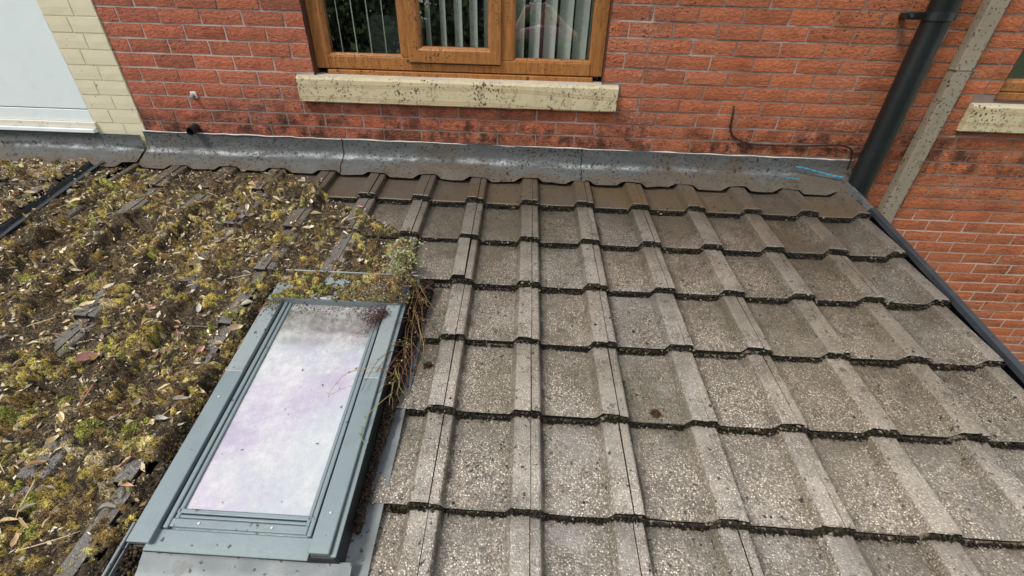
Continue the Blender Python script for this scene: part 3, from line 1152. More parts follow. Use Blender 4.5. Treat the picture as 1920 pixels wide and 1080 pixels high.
# bonding gutter between the two roofs
q = MB()
n = 40
V = []; F = []
prof = [(-.055, -.030), (-.045, -.024), (-.040, -.050), (.020, -.052), (.030, -.020), (.040, -.026)]
for j in range(n + 1):
    d = .05 + (EAVE - .05) * j / n
    for (x, h) in prof:
        V.append(rl(GUT_X + .005 + x, d, h + .006 + random.uniform(-.001, .001)))
k = len(prof)
for j in range(n):
    for i in range(k - 1):
        F.append((j * k + i, (j + 1) * k + i, (j + 1) * k + i + 1, j * k + i + 1))
q.add(V, F)
q.build("bonding_gutter", M['gutter'], ext, ROOF_LOC, ROOF_ROT)

# verge trim and barge board
def strip(name, mat_, prof, d0, d1, n=30, jit=.0008):
    s = MB(); V = []; F = []
    for j in range(n + 1):
        d = d0 + (d1 - d0) * j / n
        for (x, h) in prof:
            V.append(rl(x + random.uniform(-jit, jit), d, h + random.uniform(-jit, jit)))
    k = len(prof)
    for j in range(n):
        for i in range(k - 1):
            F.append((j * k + i, (j + 1) * k + i, (j + 1) * k + i + 1, j * k + i + 1))
    s.add(V, F)
    return s.build(name, mat_, ext, ROOF_LOC, ROOF_ROT)


strip("verge_trim", M['verge'], [(3.938, -.012), (3.942, .008), (3.966, .012), (3.972, .006), (3.975, -.10)], .345, EAVE)
strip("verge_mortar", M['lead'], [(3.925, -.03), (3.945, .004), (3.966, .002), (3.974, -.10)], .02, .345, 14, .003)
strip("barge_board", M['soffit'], [(3.978, -.101), (3.985, -.102), (3.985, -.26), (3.965, -.26)], -.0, EAVE)
q = MB()
q.box(GUT_X + .02, 3.945, -2.42, -2.40, GROUND, Z0 - 2.45 * st - .12)
q.box(3.90, 3.945, -2.40, -.01, GROUND, Z0 - 2.45 * st - .20)
q.box(GUT_X + .02, GUT_X + .06, -2.40, -.01, GROUND, Z0 - 2.45 * st - .20)
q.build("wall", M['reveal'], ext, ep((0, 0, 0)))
q = MB()
pts = []
V = []; F = []
n = 9
gx0, gx1 = GUT_X, 3.99
gy, gz = -EAVE * ct - .05, Z0 - EAVE * st - .10
for x in (gx0, gx1):
    for kx in range(n):
        a = math.pi * kx / (n - 1)
        V.append((x, gy + .055 * math.cos(a), gz - .055 * math.sin(a)))
for kx in range(n - 1):
    F.append((kx, kx + 1, n + kx + 1, n + kx))
q.add(V, F); q.build("rain_gutter", M['pipe'], ext, ep((0, 0, 0)))

# ---- lead flashing in sheets: upstand on the wall, turned out over the top tiles
def flashing(x0, x1, ztop_l, ztop_r, sheet_seed, parent, loc, yoff=0.0, lap=False):
    nx = int((x1 - x0) / .012)
    X = np.linspace(x0, x1, nx + 1)
    S = np.linspace(0, 1, 26)
    XX, SS = np.meshgrid(X, S, indexing='ij')
    zt = ztop_l + (ztop_r - ztop_l) * (XX - x0) / (x1 - x0) + .004 * (N1(XX * 4 + sheet_seed, SS * 0) - .5)
    zc = Z0 + .022
    # upstand part s<.36 ; fold .36-.46 ; apron .46-1
    up_t = np.clip(SS / .40, 0, 1)
    ap_t = np.clip((SS - .40) / .60, 0, 1)
    wav = .016 * (N2(XX * 9 + sheet_seed, SS * 0 + 3.3) - .5)
    u = np.mod(XX - X0 + .03, PW) - .03
    # apron reaches lower in the pans, shorter on the ribs
    rib = np.interp(u, [-.03, .0, .03, .16, .2, .2675], [1, 1, 0, 0, 1, 1])
    dmax = .152 - .009 * rib + wav * 1.8
    D = .022 + ap_t * (dmax - .022)
    th_ = tile_h(XX, np.full_like(XX, .14))
    smooth = np.interp(ap_t, [0, .45, .8, 1], [0, .05, .75, 1])
    soft = -.002 + 0 * XX
    sag = np.interp(ap_t, [0, .55, .85, 1], [0, 0, .6, 1]) * (1 - rib) * .021
    H = .014 * (1 - ap_t) - .016 * ap_t - sag + .003 * (N3(XX * 14, ap_t * 5) - .5)
    ax = XX + SK * D; ay = -D * ct - H * st; az = Z0 - D * st + H * ct
    H = H + .010 * (N1.fbm(XX * 5 + sheet_seed, ap_t * 2, 3) - .5) * np.clip(ap_t * 3, 0, 1)
    az = Z0 - D * st + H * ct; ay = -D * ct - H * st
    uy = -.008 - .010 * up_t ** 3 - .008 * N3.fbm(XX * 4 + sheet_seed, up_t * 1.5, 3) * up_t + yoff + .005 * (N2(XX * 6, up_t * 2 + sheet_seed) - .5)
    uz = zt + (zc - zt) * up_t
    k = np.clip((SS - .34) / .14, 0, 1); k = k * k * (3 - 2 * k)
    Px = XX * (1 - k) + ax * k; Py = uy * (1 - k) + ay * k; Pz = uz * (1 - k) + az * k
    V = np.stack([Px, Py, Pz], -1).reshape(-1, 3)
    m_ = len(S)
    I, J = np.meshgrid(np.arange(nx), np.arange(m_ - 1), indexing='ij')
    a = (I * m_ + J).ravel()
    F = np.stack([a, a + 1, a + m_ + 1, a + m_], -1)
    crease = np.exp(-((SS - .46 - .05 * (N1(XX * 3, 0 * XX) - .5)) / .07) ** 2).ravel()
    crease *= np.clip(1.05 - .40 * np.clip(XX.ravel() - 1.6, 0, 3), 0.05, 1)
    dirt = np.clip(np.interp(SS, [0, .5, 1], [.0, .1, .8]) + .35 * np.clip(XX - 2.6, 0, 1), 0, 1).ravel()
    me = np_mesh("flashing_sheet", V, F, M['lead'], extra=dict(crease=crease, dirt=dirt), smooth=True)
    o = put("flashing_sheet", me, parent, loc)
    if lap:
        t_ = MB(); t_.tube([tuple(V[j] + np.array([.002 * math.sin(j * .9), -.001, .002])) for j in range(m_)], .0026, 5)
        t_.build("lap_seam", M['cable'], parent, loc)
    return o


flash = empty("flashing", ep((0, 0, 0)), parent=ext)
tag(flash, "grey lead flashing along the foot of the brick wall")
flashing(-.235, 1.005, -.062, -.066, 3, flash, (0, 0, 0))
flashing(.985, 2.435, -.066, -.071, 9, flash, (0, 0, 0), -.003, True)
flashing(2.415, 3.985, -.071, -.080, 15, flash, (0, 0, 0), -.0055, True)
nfl = flashing(-2.5, -.250, -.083, -.083, 21, neigh, npos(), -.012)
nfl.name = "flashing"
# pale bead along its top edge
q = MB()
pts = [(x, -.010 + .002 * float(N1(x * 9, 0)), -.061 - .0185 * (x + .23) / 4.2 + .006 * (float(N2(x * 15, 1.)) - .5)) for x in np.linspace(-.225, 3.98, 240)]
rs = [.0028 + .0035 * max(0, float(N3(x[0] * 12, 4)) - .35) for x in pts]
q.tube(pts, rs, 6); q.build("mortar_bead", M['seal_w'], flash, smooth=True)

# ---- skylight
skl = empty("skylight", ROOF_LOC, ROOF_ROT, parent=ext)
tag(skl, "grey framed skylight with clouded glass, weeds over its top corner")


def rbox(mbx, x0, x1, d0, d1, h0, h1, bev=.004, mi=0):
    n0 = len(mbx.V)
    mbx.box(x0, x1, -d1, -d0, h0, h1, bev, mi)
    for i in range(n0, len(mbx.V)):
        x, y, z = mbx.V[i]
        mbx.V[i] = (x - SK * y, y, z)


def rpart(name, mat_, *boxes, parent=None, bev=.003):
    s = MB()
    for b_ in boxes:
        rbox(s, *b_, bev)
    return s.build(name, mat_, parent or skl)


HB = -.075
# casing below the covers
rpart("casing", M['frame'], (1.078, 1.112, 1.13, 2.118, HB, .050), (1.560, 1.6155, 1.13, 2.128, HB, .052), (1.1122, 1.5598, 2.075, 2.128, HB, .046), (1.1122, 1.5598, 1.13, 1.20, HB, .05))
for (x0, x1) in ((1.070, 1.132), (1.551, 1.607)):
    rpart("cover_strip", M['frame'], (x0, x1, 1.595, 2.128, .0505, .0705))
    rpart("cover_strip", M['frame2'], (x0 + .001, x1 - .001, 1.235, 1.6, .0525, .0718))
rpart("front_shade_sheet", M['seal'], (1.079, 1.6155, 2.1285, 2.1325, HB, .0455), bev=0)  # black sheet on the casing front paints the shadow gap below the cover
rpart("side_wall", M['seal'], (1.6158, 1.6195, 1.13, 2.126, HB, .050), bev=0)
rpart("ledge_strip", M['frame'], (1.6075, 1.6225, 1.24, 2.131, .0522, .0565))
rpart("sash_rail", M['frame'], (1.139, 1.153, 1.26, 2.088, .03, .0615), (1.156, 1.168, 1.26, 2.083, .03, .0575))
rpart("sash_rail", M['frame'], (1.530, 1.5435, 1.26, 2.088, .03, .0615), (1.517, 1.528, 1.26, 2.083, .03, .0575))
rpart("rail_gasket", M['seal'], (1.1325, 1.1385, 1.25, 2.10, .03, .046), (1.5442, 1.5502, 1.25, 2.10, .03, .046))
rpart("bottom_rail", M['frame'], (1.1535, 1.5295, 2.036, 2.049, .03, .0575), (1.1537, 1.5293, 2.051, 2.060, .03, .055), (1.1537, 1.5293, 2.062, 2.084, .03, .0605))
rpart("bottom_cover", M['frame'], (1.1125, 1.5505, 2.088, 2.142, .0465, .053))
rpart("top_hood", M['frame2'], (1.085, 1.602, 1.125, 1.262, .0, .088), bev=.008)
rpart("top_flange", M['frame2'], (1.06, 1.64, 1.07, 1.1245, -.015, .0405), (1.06, 1.64, 1.062, 1.0695, -.015, .052))
rpart("pane", M['sglass'], (1.1685, 1.5165, 1.25, 2.0355, .046, .050), bev=0)
for (x, d) in ((1.232, 2.073), (1.432, 2.073), (1.100, 1.70), (1.580, 2.03)):
    s = MB()
    hh = .0608 if d > 2.05 else .0708
    s.tube([rl(x, d, hh), rl(x, d, hh + .0022)], .0032, 10); s.build("screw", M['seal_w'], skl)
rpart("shaft", M['room'], (1.10, 1.56, 1.2, 2.06, -.62, -.60), (1.098, 1.10, 1.2, 2.06, -.6, -.076), (1.56, 1.562, 1.2, 2.06, -.6, -.076), (1.10, 1.56, 1.198, 1.2, -.6, -.076), (1.10, 1.56, 2.06, 2.062, -.6, -.076), bev=0)


def sheet(name, mat_, fx, nu, nv, parent):
    V = []; F = []
    for i in range(nu + 1):
        for j in range(nv + 1):
            V.append(fx(i / nu, j / nv))
    for i in range(nu):
        for j in range(nv):
            a = i * (nv + 1) + j
            F.append((a, a + 1, a + nv + 2, a + nv + 1))
    return put(name, mesh(name, V, F, mat_, smooth=True), parent)


# lead apron below and soakers at the sides
def f_apron(u, v):
    x = 1.075 + .575 * u
    d = 2.128 + .36 * v
    h = -.012 - .020 * min(1, v * 7) + .008 * float(N1(x * 11, d * 8)) + .006 * float(N2(x * 30, d * 30)) + (.016 * float(tile_h(x, 2.2) > -.01 - .03) if v > .4 else 0)
    return rl(x, d, h)


sheet("apron", M['apron'], f_apron, 40, 24, skl)


def f_side(x0, x1, h0):
    def f_(u, v):
        d = 1.08 + 1.30 * v
        x = x0 + (x1 - x0) * u
        return rl(x + .002 * (float(N1(d * 13, u)) - .5), d, h0 - .006 * math.sin(u * math.pi) + .004 * float(N2(d * 25, u * 4)))
    return f_


sheet("side_soaker", M['apron'], f_side(1.619, 1.690, -.040), 6, 60, skl)
sheet("side_soaker", M['apron'], f_side(.985, 1.078, -.046), 6, 60, skl)
rpart("side_trim", M['apron'], (1.000, 1.009, 2.06, 2.45, -.05, -.006), (1.016, 1.020, 2.06, 2.45, -.05, -.010))

#@@PART2
# ================================================================== THINGS ON THE WALL
# soil pipe
PCX, PCY, PR = 4.018, -.088, .058
dp = tag(empty("downpipe", (PCX, PCY, GROUND)), "thick black plastic downpipe running down the brick wall", "pipe")
q = MB()
prf = [(GROUND, PR), (-1.20, PR), (-1.195, PR + .006), (-1.13, PR + .006), (-1.125, PR), (-.3, PR), (.5, PR), (1.30, PR), (1.305, PR + .006), (1.37, PR + .006), (1.375, PR), (WTOP - .02, PR)]
V = []; F = []
n = 28
for (z, r) in prf:
    for k in range(n):
        w = 2 * math.pi * k / n
        V.append((r * math.cos(w), r * math.sin(w), z - GROUND))
for i in range(len(prf) - 1):
    for k in range(n):
        F.append((i * n + k, i * n + (k + 1) % n, (i + 1) * n + (k + 1) % n, (i + 1) * n + k))
q.add(V, F)
pb = q.build("pipe_body", M['pipe'], dp, smooth=True)
for zb_ in (.634, -1.5):
    q = MB()
    n = 28
    V = []; F = []
    for (r, dz) in ((PR + .001, -.019), (PR + .006, -.017), (PR + .006, .017), (PR + .001, .019)):
        for k in range(n):
            w = 2 * math.pi * k / n
            V.append((r * math.cos(w), r * math.sin(w), zb_ - GROUND + dz))
    for i in range(3):
        for k in range(n):
            F.append((i * n + k, i * n + (k + 1) % n, (i + 1) * n + (k + 1) % n, (i + 1) * n + k))
    q.add(V, F)
    q.box(-PR - .075, -PR - .002, .022, .034, zb_ - GROUND - .016, zb_ - GROUND + .016, .004)
    q.box(-PR - .066, -PR - .040, .034, .086, zb_ - GROUND - .012, zb_ - GROUND + .012, .004)
    q.box(PR + .002, PR + .05, .022, .034, zb_ - GROUND - .016, zb_ - GROUND + .016, .004)
    br = q.build("bracket", M['pipe'], dp)
    s = MB(); s.tube([(-PR - .055, .021, zb_ - GROUND), (-PR - .055, .010, zb_ - GROUND)], .008, 6); s.build("bolt", M['verge'], br)

# square trunking beside it
q = MB()
n = 60
V = []; F = []
for j in range(n + 1):
    z = GROUND + (WTOP - GROUND) * j / n
    jx = .0025 * (float(N1(z * 6, 2)) - .5)
    for (x, y) in ((4.255, -.002), (4.258, -.046), (4.264, -.052), (4.338, -.052), (4.344, -.046), (4.346, -.002)):
        V.append((x + jx, y + .002 * (float(N2(z * 9, x * 40)) - .5), z))
for j in range(n):
    for i in range(5):
        F.append((j * 6 + i, j * 6 + i + 1, (j + 1) * 6 + i + 1, (j + 1) * 6 + i))
q.add(V, F)
tk = q.build("boxed_conduit", M['trunk'])
tag(tk, "speckled stone coloured square conduit beside the black downpipe", "conduit")
q = MB(); q.box(4.2525, 4.3485, -.0545, -.001, .405, .412, .001); q.build("joint_cover", M['trunk'], tk)

# loose cable
q = MB()
cpts = [(3.223, .006, .190), (3.222, -.008, .178), (3.226, -.010, .13), (3.232, -.008, .085), (3.250, -.008, .045), (3.300, -.008, .010), (3.360, -.009, -.006), (3.45, -.008, -.011), (3.60, -.009, -.010), (3.75, -.009, -.003), (3.86, -.010, .004), (3.925, -.010, -.008), (3.955, -.011, -.035), (3.962, -.014, -.075), (3.962, -.020, -.13)]
def smooth_pts(P, n=6):
    P = [Vector(p) for p in P]; out = []
    for i in range(len(P) - 1):
        p0, p1, p2, p3 = P[max(i - 1, 0)], P[i], P[i + 1], P[min(i + 2, len(P) - 1)]
        for k in range(n):
            t = k / n
            out.append(.5 * ((2 * p1) + (p2 - p0) * t + (2 * p0 - 5 * p1 + 4 * p2 - p3) * t * t + (3 * p1 - p0 - 3 * p2 + p3) * t ** 3))
    return out + [P[-1]]
q.tube(smooth_pts(cpts), .0046, 8)
cb = tag(q.build("cable", M['cable'], smooth=True), "thin black cable looping over the bricks to the downpipe", "cable")
for (x, z) in ((3.232, .088), (3.58, -.010), (3.345, -.002)):
    s = MB(); s.box(x - .007, x + .007, -.016, -.001, z - .007, z + .007, .003); s.build("cable_clip", M['cable'], cb)

# blue twine scraps on the flashing
def twine(name, pts, r, label):
    s = MB()
    P = smooth_pts(pts, 5)
    for ph in (0, math.pi):
        Q = []
        for i, p in enumerate(P):
            a = i * .9 + ph
            Q.append(p + Vector((0, -.6 * r * math.sin(a), r * .8 * math.cos(a) + r * .4)))
        s.tube(Q, r * .62, 6)
    return tag(s.build(name, M['blue'], smooth=True), label, "twine", "scraps of blue twine on the lead")

twine("twine", [(3.655, -.040, -.122), (3.70, -.043, -.126), (3.76, -.050, -.138), (3.82, -.056, -.150), (3.875, -.066, -.160), (3.925, -.072, -.163)], .0040, "longer scrap of bright blue twine on the lead flashing")
twine("twine", [(3.590, -.098, -.172), (3.615, -.096, -.170), (3.645, -.100, -.173), (3.665, -.100, -.174)], .0026, "short scrap of pale blue twine below the longer one")

# ---- blinds in the main window
bl = tag(empty("vertical_blind", (1.69, .142, 1.46)), "pale green vertical blind hanging behind the three light window", "blind")
q = MB(); q.box(-.80, .80, -.02, .02, -.01, .03, .004); q.build("head_rail", M['rough_white'], bl)
SLM = None
for i in range(19):
    x = .935 + i * .0835
    ang = math.radians(np.interp(x, [1.4, 1.9, 2.4], [26, 31, 34]) + random.uniform(-3, 3))
    if x < 1.40: ang = math.radians(18.5 + (1.40 - x) * 6 + random.uniform(-1, 1))
    if SLM is None:
        V = []; F = []
        for j in range(2):
            for k in range(5):
                u = (k / 4 - .5)
                V.append((.005 * (1 - 4 * u * u), u * .118, -1.16 * (1 - j) - .012))
        for k in range(4):
            F.append((k, k + 1, 5 + k + 1, 5 + k))
        SLM = mesh("slat", V, F, M['slat'], smooth=True)
    put("slat", SLM, bl, (x - 1.69, 0, 0), (0, 0, ang))

# chair inside
ch = tag(empty("armchair", (1.22, .62, -.55)), "grey upholstered chair back showing through the left window light", "chair")
q = MB(); q.box(-.20, .16, -.06, .10, .45, 1.10, .05); q.build("backrest", M['chair'], ch, smooth=True)
q = MB(); q.box(-.22, .18, .10, .60, .30, .46, .05); q.build("seat", M['chair'], ch, smooth=True)
for sx in (-.19, .15):
    for sy in (-.02, .55):
        q = MB(); q.box(sx - .02, sx + .02, sy - .02, sy + .02, 0, .31, .004); q.build("leg", M['chair'], ch)

# ================================================================== MOSS AND DEBRIS ON THE ROOF
GX0, GX1, GD0, GD1, ST = -1.75, 1.85, .045, 2.56, .0065
gx = np.arange(GX0, GX1, ST); gd = np.arange(GD0, GD1, ST)
XX, DD = np.meshgrid(gx, gd, indexing='ij')
def moss_mask(x, d):
    x = np.asarray(x, float); d = np.asarray(d, float)
    xb = np.interp(d, [0, .15, .38, .50, .72, .90, 1.03, 1.06, 2.6], [.75, .85, 1.10, 1.30, 1.62, 1.66, 1.64, 1.09, 1.08])
    xb = xb + .16 * (N2.fbm(x * 4, d * 4, 3) - .5)
    m_ = np.clip((xb - x) / .16, 0, 1)
    top = np.interp(d, [.05, .16, .34, .44], [.05, .40, .48, 1.0])
    top = np.where(x < -.45, np.interp(d, [.05, .12, .2], [.2, .7, .9]), top)
    m_ = m_ * top
    m_ = m_ * np.where((x > GUT_X - .035) & (x < GUT_X + .03), .25, 1)
    return m_
MM = np.maximum(moss_mask(XX, DD), ((XX > 1.05) & (XX < 1.64) & (DD > 1.05) & (DD < 1.27)) * .6)
f_ = np.mod(DD - D0, G) / G
BASE = -.0350 - TILT * (1 - f_) * .75
HT = np.full_like(XX, -.02)
CI = np.zeros(XX.shape, int)
pal = np.array([(.270, .205, .048), (.200, .140, .042), (.125, .080, .032), (.055, .040, .020), (.165, .165, .036), (.270, .210, .115), (.090, .060, .032), (.032, .024, .015), (.30, .25, .085), (.165, .118, .046)])
cush_c = [(0.05, 0.04, .02)]
ncush = 24000
cxs = rng.uniform(GX0, GX1, ncush); cds = rng.uniform(GD0, GD1, ncush)
crs = rng.choice([.007, .011, .016, .023, .032], ncush, p=[.36, .30, .19, .11, .04]) * rng.uniform(.8, 1.25, ncush)
zone = N3.fbm(cxs * 2.2 + 5, cds * 2.2, 3)
green = N2.fbm(cxs * 4 + 11, cds * 4, 3)
clus = np.interp(N1.fbm(cxs * 10 + 3, cds * 10, 3), [.40, .54], [.10, 1.0])
for k in range(ncush):
    x, d, r = cxs[k], cds[k], crs[k]
    mk = float(moss_mask(x, d))
    mk *= clus[k]
    if 1.05 < x < 1.64 and 1.04 < d < 1.27: mk = .8
    if rng.random() > mk * 1.25:
        continue
    i0, i1 = int((x - r - GX0) / ST), int((x + r - GX0) / ST) + 2
    j0, j1 = int((d - r - GD0) / ST), int((d + r - GD0) / ST) + 2
    i0, j0 = max(i0, 0), max(j0, 0)
    sx = XX[i0:i1, j0:j1]; sd = DD[i0:i1, j0:j1]
    if sx.size == 0:
        continue
    e = rng.uniform(.65, 1.5)
    rho = np.sqrt(((sx - x) * e) ** 2 + ((sd - d) / e) ** 2) / r
    hh = np.where(rho < 1 - .5 * N1(sx * 130, sd * 130), (r * rng.uniform(.35, .85) * np.sqrt(np.clip(1 - rho ** 2, 0, 1)) + .003) * (.45 + 1.1 * N2(sx * 170, sd * 170)), -.02)
    sub = HT[i0:i1, j0:j1]
    up_m = hh > sub
    sub[up_m] = hh[up_m]
    # colour: zones lean to yellow green, brown or black
    zk = zone[k]
    if zk > .56: pr = [.13, .17, .17, .10, .05, .12, .10, .07, .03, .06]
    elif zk > .46: pr = [.10, .17, .17, .10, .07, .12, .10, .05, .04, .08]
    else: pr = [.03, .08, .20, .18, .03, .12, .16, .13, .01, .06]
    if x < -.52: pr = [.02, .06, .16, .16, .02, .30, .14, .10, .01, .03]
    if green[k] > .60 and rng.random() < .6: pr = [.22, .08, .02, .02, .42, .02, .02, .02, .16, .02]
    c_ = pal[rng.choice(10, p=np.array(pr) / sum(pr))] * rng.uniform(.7, 1.3)
    cush_c.append(tuple(c_))
    CI[i0:i1, j0:j1][up_m] = len(cush_c) - 1
cush_c = np.array(cush_c)
layer = .006 + .016 * N1.fbm(XX * 9, DD * 9, 4)          # felt of debris under the cushions
HT2 = np.where(HT > -.01, HT * .9 + layer * .8 + .001, layer * 1.2 - .004)
edge_on = DD > 1.06
TH_ = tile_h(XX, DD)
HM = BASE * .62 + TH_ * .38 + HT2 * np.clip(MM * 1.6, 0, 1) - .045 * (1 - np.clip(MM * 2.2, 0, 1)) + .006 * (N2(XX * 75, DD * 75) - .5) + .004 * (N3(XX * 140, DD * 140) - .5)
# litter thins on the ribs
u_ = np.mod(XX - X0 + .03, PW) - .03
ribm = np.interp(u_, [-.03, .0, .025, .185, .215, .2675], [1, 1, 0, 0, 1, 1])
cover = np.interp(N3.fbm(XX * 3.1, DD * 2.3, 3) + np.interp(DD, [.3, .6, .9, 1.5, 2.2], [-.18, -.08, -.02, -.05, -.12]), [.40, .54], [.0, 1.0])
HM = HM + (ribm * .034 - .006) * cover
HM = np.maximum(HM, np.where(XX < GUT_X - .04, HM, -1))
skyl = (XX > 1.068) & (XX < 1.64) & (DD > 1.060)
pt_ = N1.fbm(XX * 9 + 4, DD * 9, 3)
on_hood = np.where(DD < 1.125, .034, np.where(DD < 1.262, .080, -.2)) + np.where(pt_ > np.where(DD < 1.125, .44, .56), np.maximum(HT2, .004) * .7 + .002, -.03)
on_hood = np.where((XX < 1.085) | (XX > 1.60), np.where(DD < 1.125, on_hood, -.2), on_hood)
HM = np.where(skyl, on_hood, HM)
TH_ = np.where(skyl, np.where(DD < 1.125, .040, .088), TH_)
vis_m = HM > TH_ - .002
col_m = cush_c[CI] * (.35 + 1.3 * N2(XX * 110, DD * 110))[..., None]
col_m = np.where((HT > -.01)[..., None], col_m, np.array([.056, .042, .024]) * (.2 + 1.9 * N3(XX * 95, DD * 95) ** 1.5)[..., None])
nI, nJ = XX.shape
idx = np.arange(nI * nJ).reshape(nI, nJ)
keep = vis_m[:-1, :-1] | vis_m[1:, :-1] | vis_m[:-1, 1:] | vis_m[1:, 1:]
Fq = np.stack([idx[:-1, :-1][keep], idx[:-1, 1:][keep], idx[1:, 1:][keep], idx[1:, :-1][keep]], -1)
def rwn(x, d, h):
    return np.stack([x + SK * d, -d * ct - h * st, Z0 - d * st + h * ct], -1)
used = np.zeros(nI * nJ, bool); used[Fq.ravel()] = True
remap = np.cumsum(used) - 1
Vm = rwn(XX, DD, HM).reshape(-1, 3)[used]
moss = put("moss", np_mesh("moss", Vm, remap[Fq], M['moss'], col_m.reshape(-1, 3)[used], smooth=True))
tag(moss, "olive and brown moss matted over the left half of the tiled roof", "moss", kind='stuff')

def hsurf(x, d):
    i = np.clip(((np.asarray(x) - GX0) / ST).astype(int), 0, nI - 1); j = np.clip(((np.asarray(d) - GD0) / ST).astype(int), 0, nJ - 1)
    return np.maximum(HM[i, j], TH_[i, j]), HM[i, j] > TH_[i, j] - .001, col_m[i, j]

# tufts: small blades standing on the moss
nt_ = 460000
tx = rng.uniform(GX0, GX1, nt_); td = rng.uniform(GD0, GD1, nt_)
hs_, ok, cc = hsurf(tx, td)
ok &= rng.random(nt_) < .28 + .72 * (cc.sum(1) > .12)
tx, td, hs_, cc = tx[ok], td[ok], hs_[ok], cc[ok]
k = len(tx)
L = rng.uniform(.003, .009, k); wd = rng.uniform(.0010, .0026, k)
az = rng.uniform(0, 2 * np.pi, k); ln = rng.uniform(.1, 1.1, k)
dirv = np.stack([np.cos(az) * np.sin(ln), np.sin(az) * np.sin(ln), np.cos(ln)], -1)
sidev = np.stack([-np.sin(az), np.cos(az), np.zeros(k)], -1)
b0 = np.stack([tx, td, hs_ - .0015], -1)
p0 = b0 - sidev * wd[:, None]; p1 = b0 + sidev * wd[:, None]; p2 = b0 + dirv * L[:, None]
P = np.stack([p0, p1, p2], 1).reshape(-1, 3)
Vt = rwn(P[:, 0], P[:, 1], P[:, 2])
ct_ = np.clip(cc * rng.uniform(.6, 2.7, (k, 1)) * np.array([1.05, 1.05, .95]), 0, .5)
ct_ = np.repeat(ct_, 3, 0)
tf = put("moss_tufts", np_mesh("moss_tufts", Vt, np.arange(3 * k).reshape(-1, 3), M['tuft'], ct_), moss)
tf['kind'] = 'stuff'

# crumbs: octahedra
OV = np.array([(1, 0, 0), (-1, 0, 0), (0, 1, 0), (0, -1, 0), (0, 0, 1), (0, 0, -1)], float)
OF = np.array([(0, 2, 4), (2, 1, 4), (1, 3, 4), (3, 0, 4), (2, 0, 5), (1, 2, 5), (3, 1, 5), (0, 3, 5)])
def crumbs(name, pts, size, colr, mat_, flat=.7):
    n_ = len(pts)
    S = size[:, None, None] * rng.uniform(.5, 1.3, (n_, 6, 1)) * np.array([1, 1, flat])
    a = rng.uniform(0, 6.28, n_)
    R = np.zeros((n_, 3, 3)); R[:, 0, 0] = np.cos(a); R[:, 0, 1] = -np.sin(a); R[:, 1, 0] = np.sin(a); R[:, 1, 1] = np.cos(a); R[:, 2, 2] = 1
    V = np.einsum('nij,nkj->nki', R, OV[None] * S) + pts[:, None, :]
    V = V.reshape(-1, 3)
    F = (OF[None] + 6 * np.arange(n_)[:, None, None]).reshape(-1, 3)
    C = np.repeat(colr, 6, 0)
    return put(name, np_mesh(name, rwn(V[:, 0], V[:, 1], V[:, 2]), F, mat_, C))

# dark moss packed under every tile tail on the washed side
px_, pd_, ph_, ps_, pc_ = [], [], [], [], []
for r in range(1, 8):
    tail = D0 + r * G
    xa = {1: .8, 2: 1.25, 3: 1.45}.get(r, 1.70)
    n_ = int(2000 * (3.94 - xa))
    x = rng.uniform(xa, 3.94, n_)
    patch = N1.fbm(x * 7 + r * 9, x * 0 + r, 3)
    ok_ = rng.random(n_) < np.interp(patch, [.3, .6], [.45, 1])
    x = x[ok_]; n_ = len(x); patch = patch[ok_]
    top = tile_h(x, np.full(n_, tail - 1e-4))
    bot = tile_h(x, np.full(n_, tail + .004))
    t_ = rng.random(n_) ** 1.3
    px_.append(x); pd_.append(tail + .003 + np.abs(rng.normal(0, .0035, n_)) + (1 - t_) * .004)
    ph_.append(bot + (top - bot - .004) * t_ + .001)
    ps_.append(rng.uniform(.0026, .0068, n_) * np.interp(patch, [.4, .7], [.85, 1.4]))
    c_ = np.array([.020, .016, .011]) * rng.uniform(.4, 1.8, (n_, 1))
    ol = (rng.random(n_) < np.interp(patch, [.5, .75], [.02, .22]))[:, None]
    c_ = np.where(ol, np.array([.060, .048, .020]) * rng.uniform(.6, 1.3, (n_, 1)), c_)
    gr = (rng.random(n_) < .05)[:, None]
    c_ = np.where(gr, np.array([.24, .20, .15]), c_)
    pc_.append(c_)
# channel of rotted leaves right of the skylight
n_ = 5200
d = 1.05 + 1.0 * rng.random(n_) ** 1.7; x = 1.626 + rng.uniform(0, 1, n_) * np.interp(d, [1.1, 1.9], [.068, .02])
px_.append(x); pd_.append(d); ph_.append(rng.uniform(-.035, .02, n_) * np.interp(d, [1.1, 1.8], [1, .2]) - .012); ps_.append(rng.uniform(.003, .008, n_))
pc_.append(np.array([.024, .016, .011]) * rng.uniform(.4, 2.2, (n_, 1)))
# left channel
n_ = 4200
d = rng.uniform(1.05, 2.2, n_); x = rng.uniform(.975, 1.068, n_)
px_.append(x); pd_.append(d); ph_.append(rng.uniform(-.050, -.018, n_)); ps_.append(rng.uniform(.003, .009, n_))
c_ = np.array([.030, .021, .013]) * rng.uniform(.4, 2.2, (n_, 1))
pc_.append(np.where((rng.random(n_) < .2)[:, None], np.array([.12, .085, .025]), c_))
# seam lines and pans: loose dirt along the rib foot
for i in range(-1, 6):
    n_ = 420
    d = rng.uniform(.18, 2.3, n_); x = X0 + i * PW + .014 + np.abs(rng.normal(0, .004, n_))
    px_.append(x); pd_.append(d); ph_.append(tile_h(x, d) + .001); ps_.append(rng.uniform(.0012, .0030, n_)); pc_.append(np.array([.03, .024, .015]) * rng.uniform(.5, 1.8, (n_, 1)))
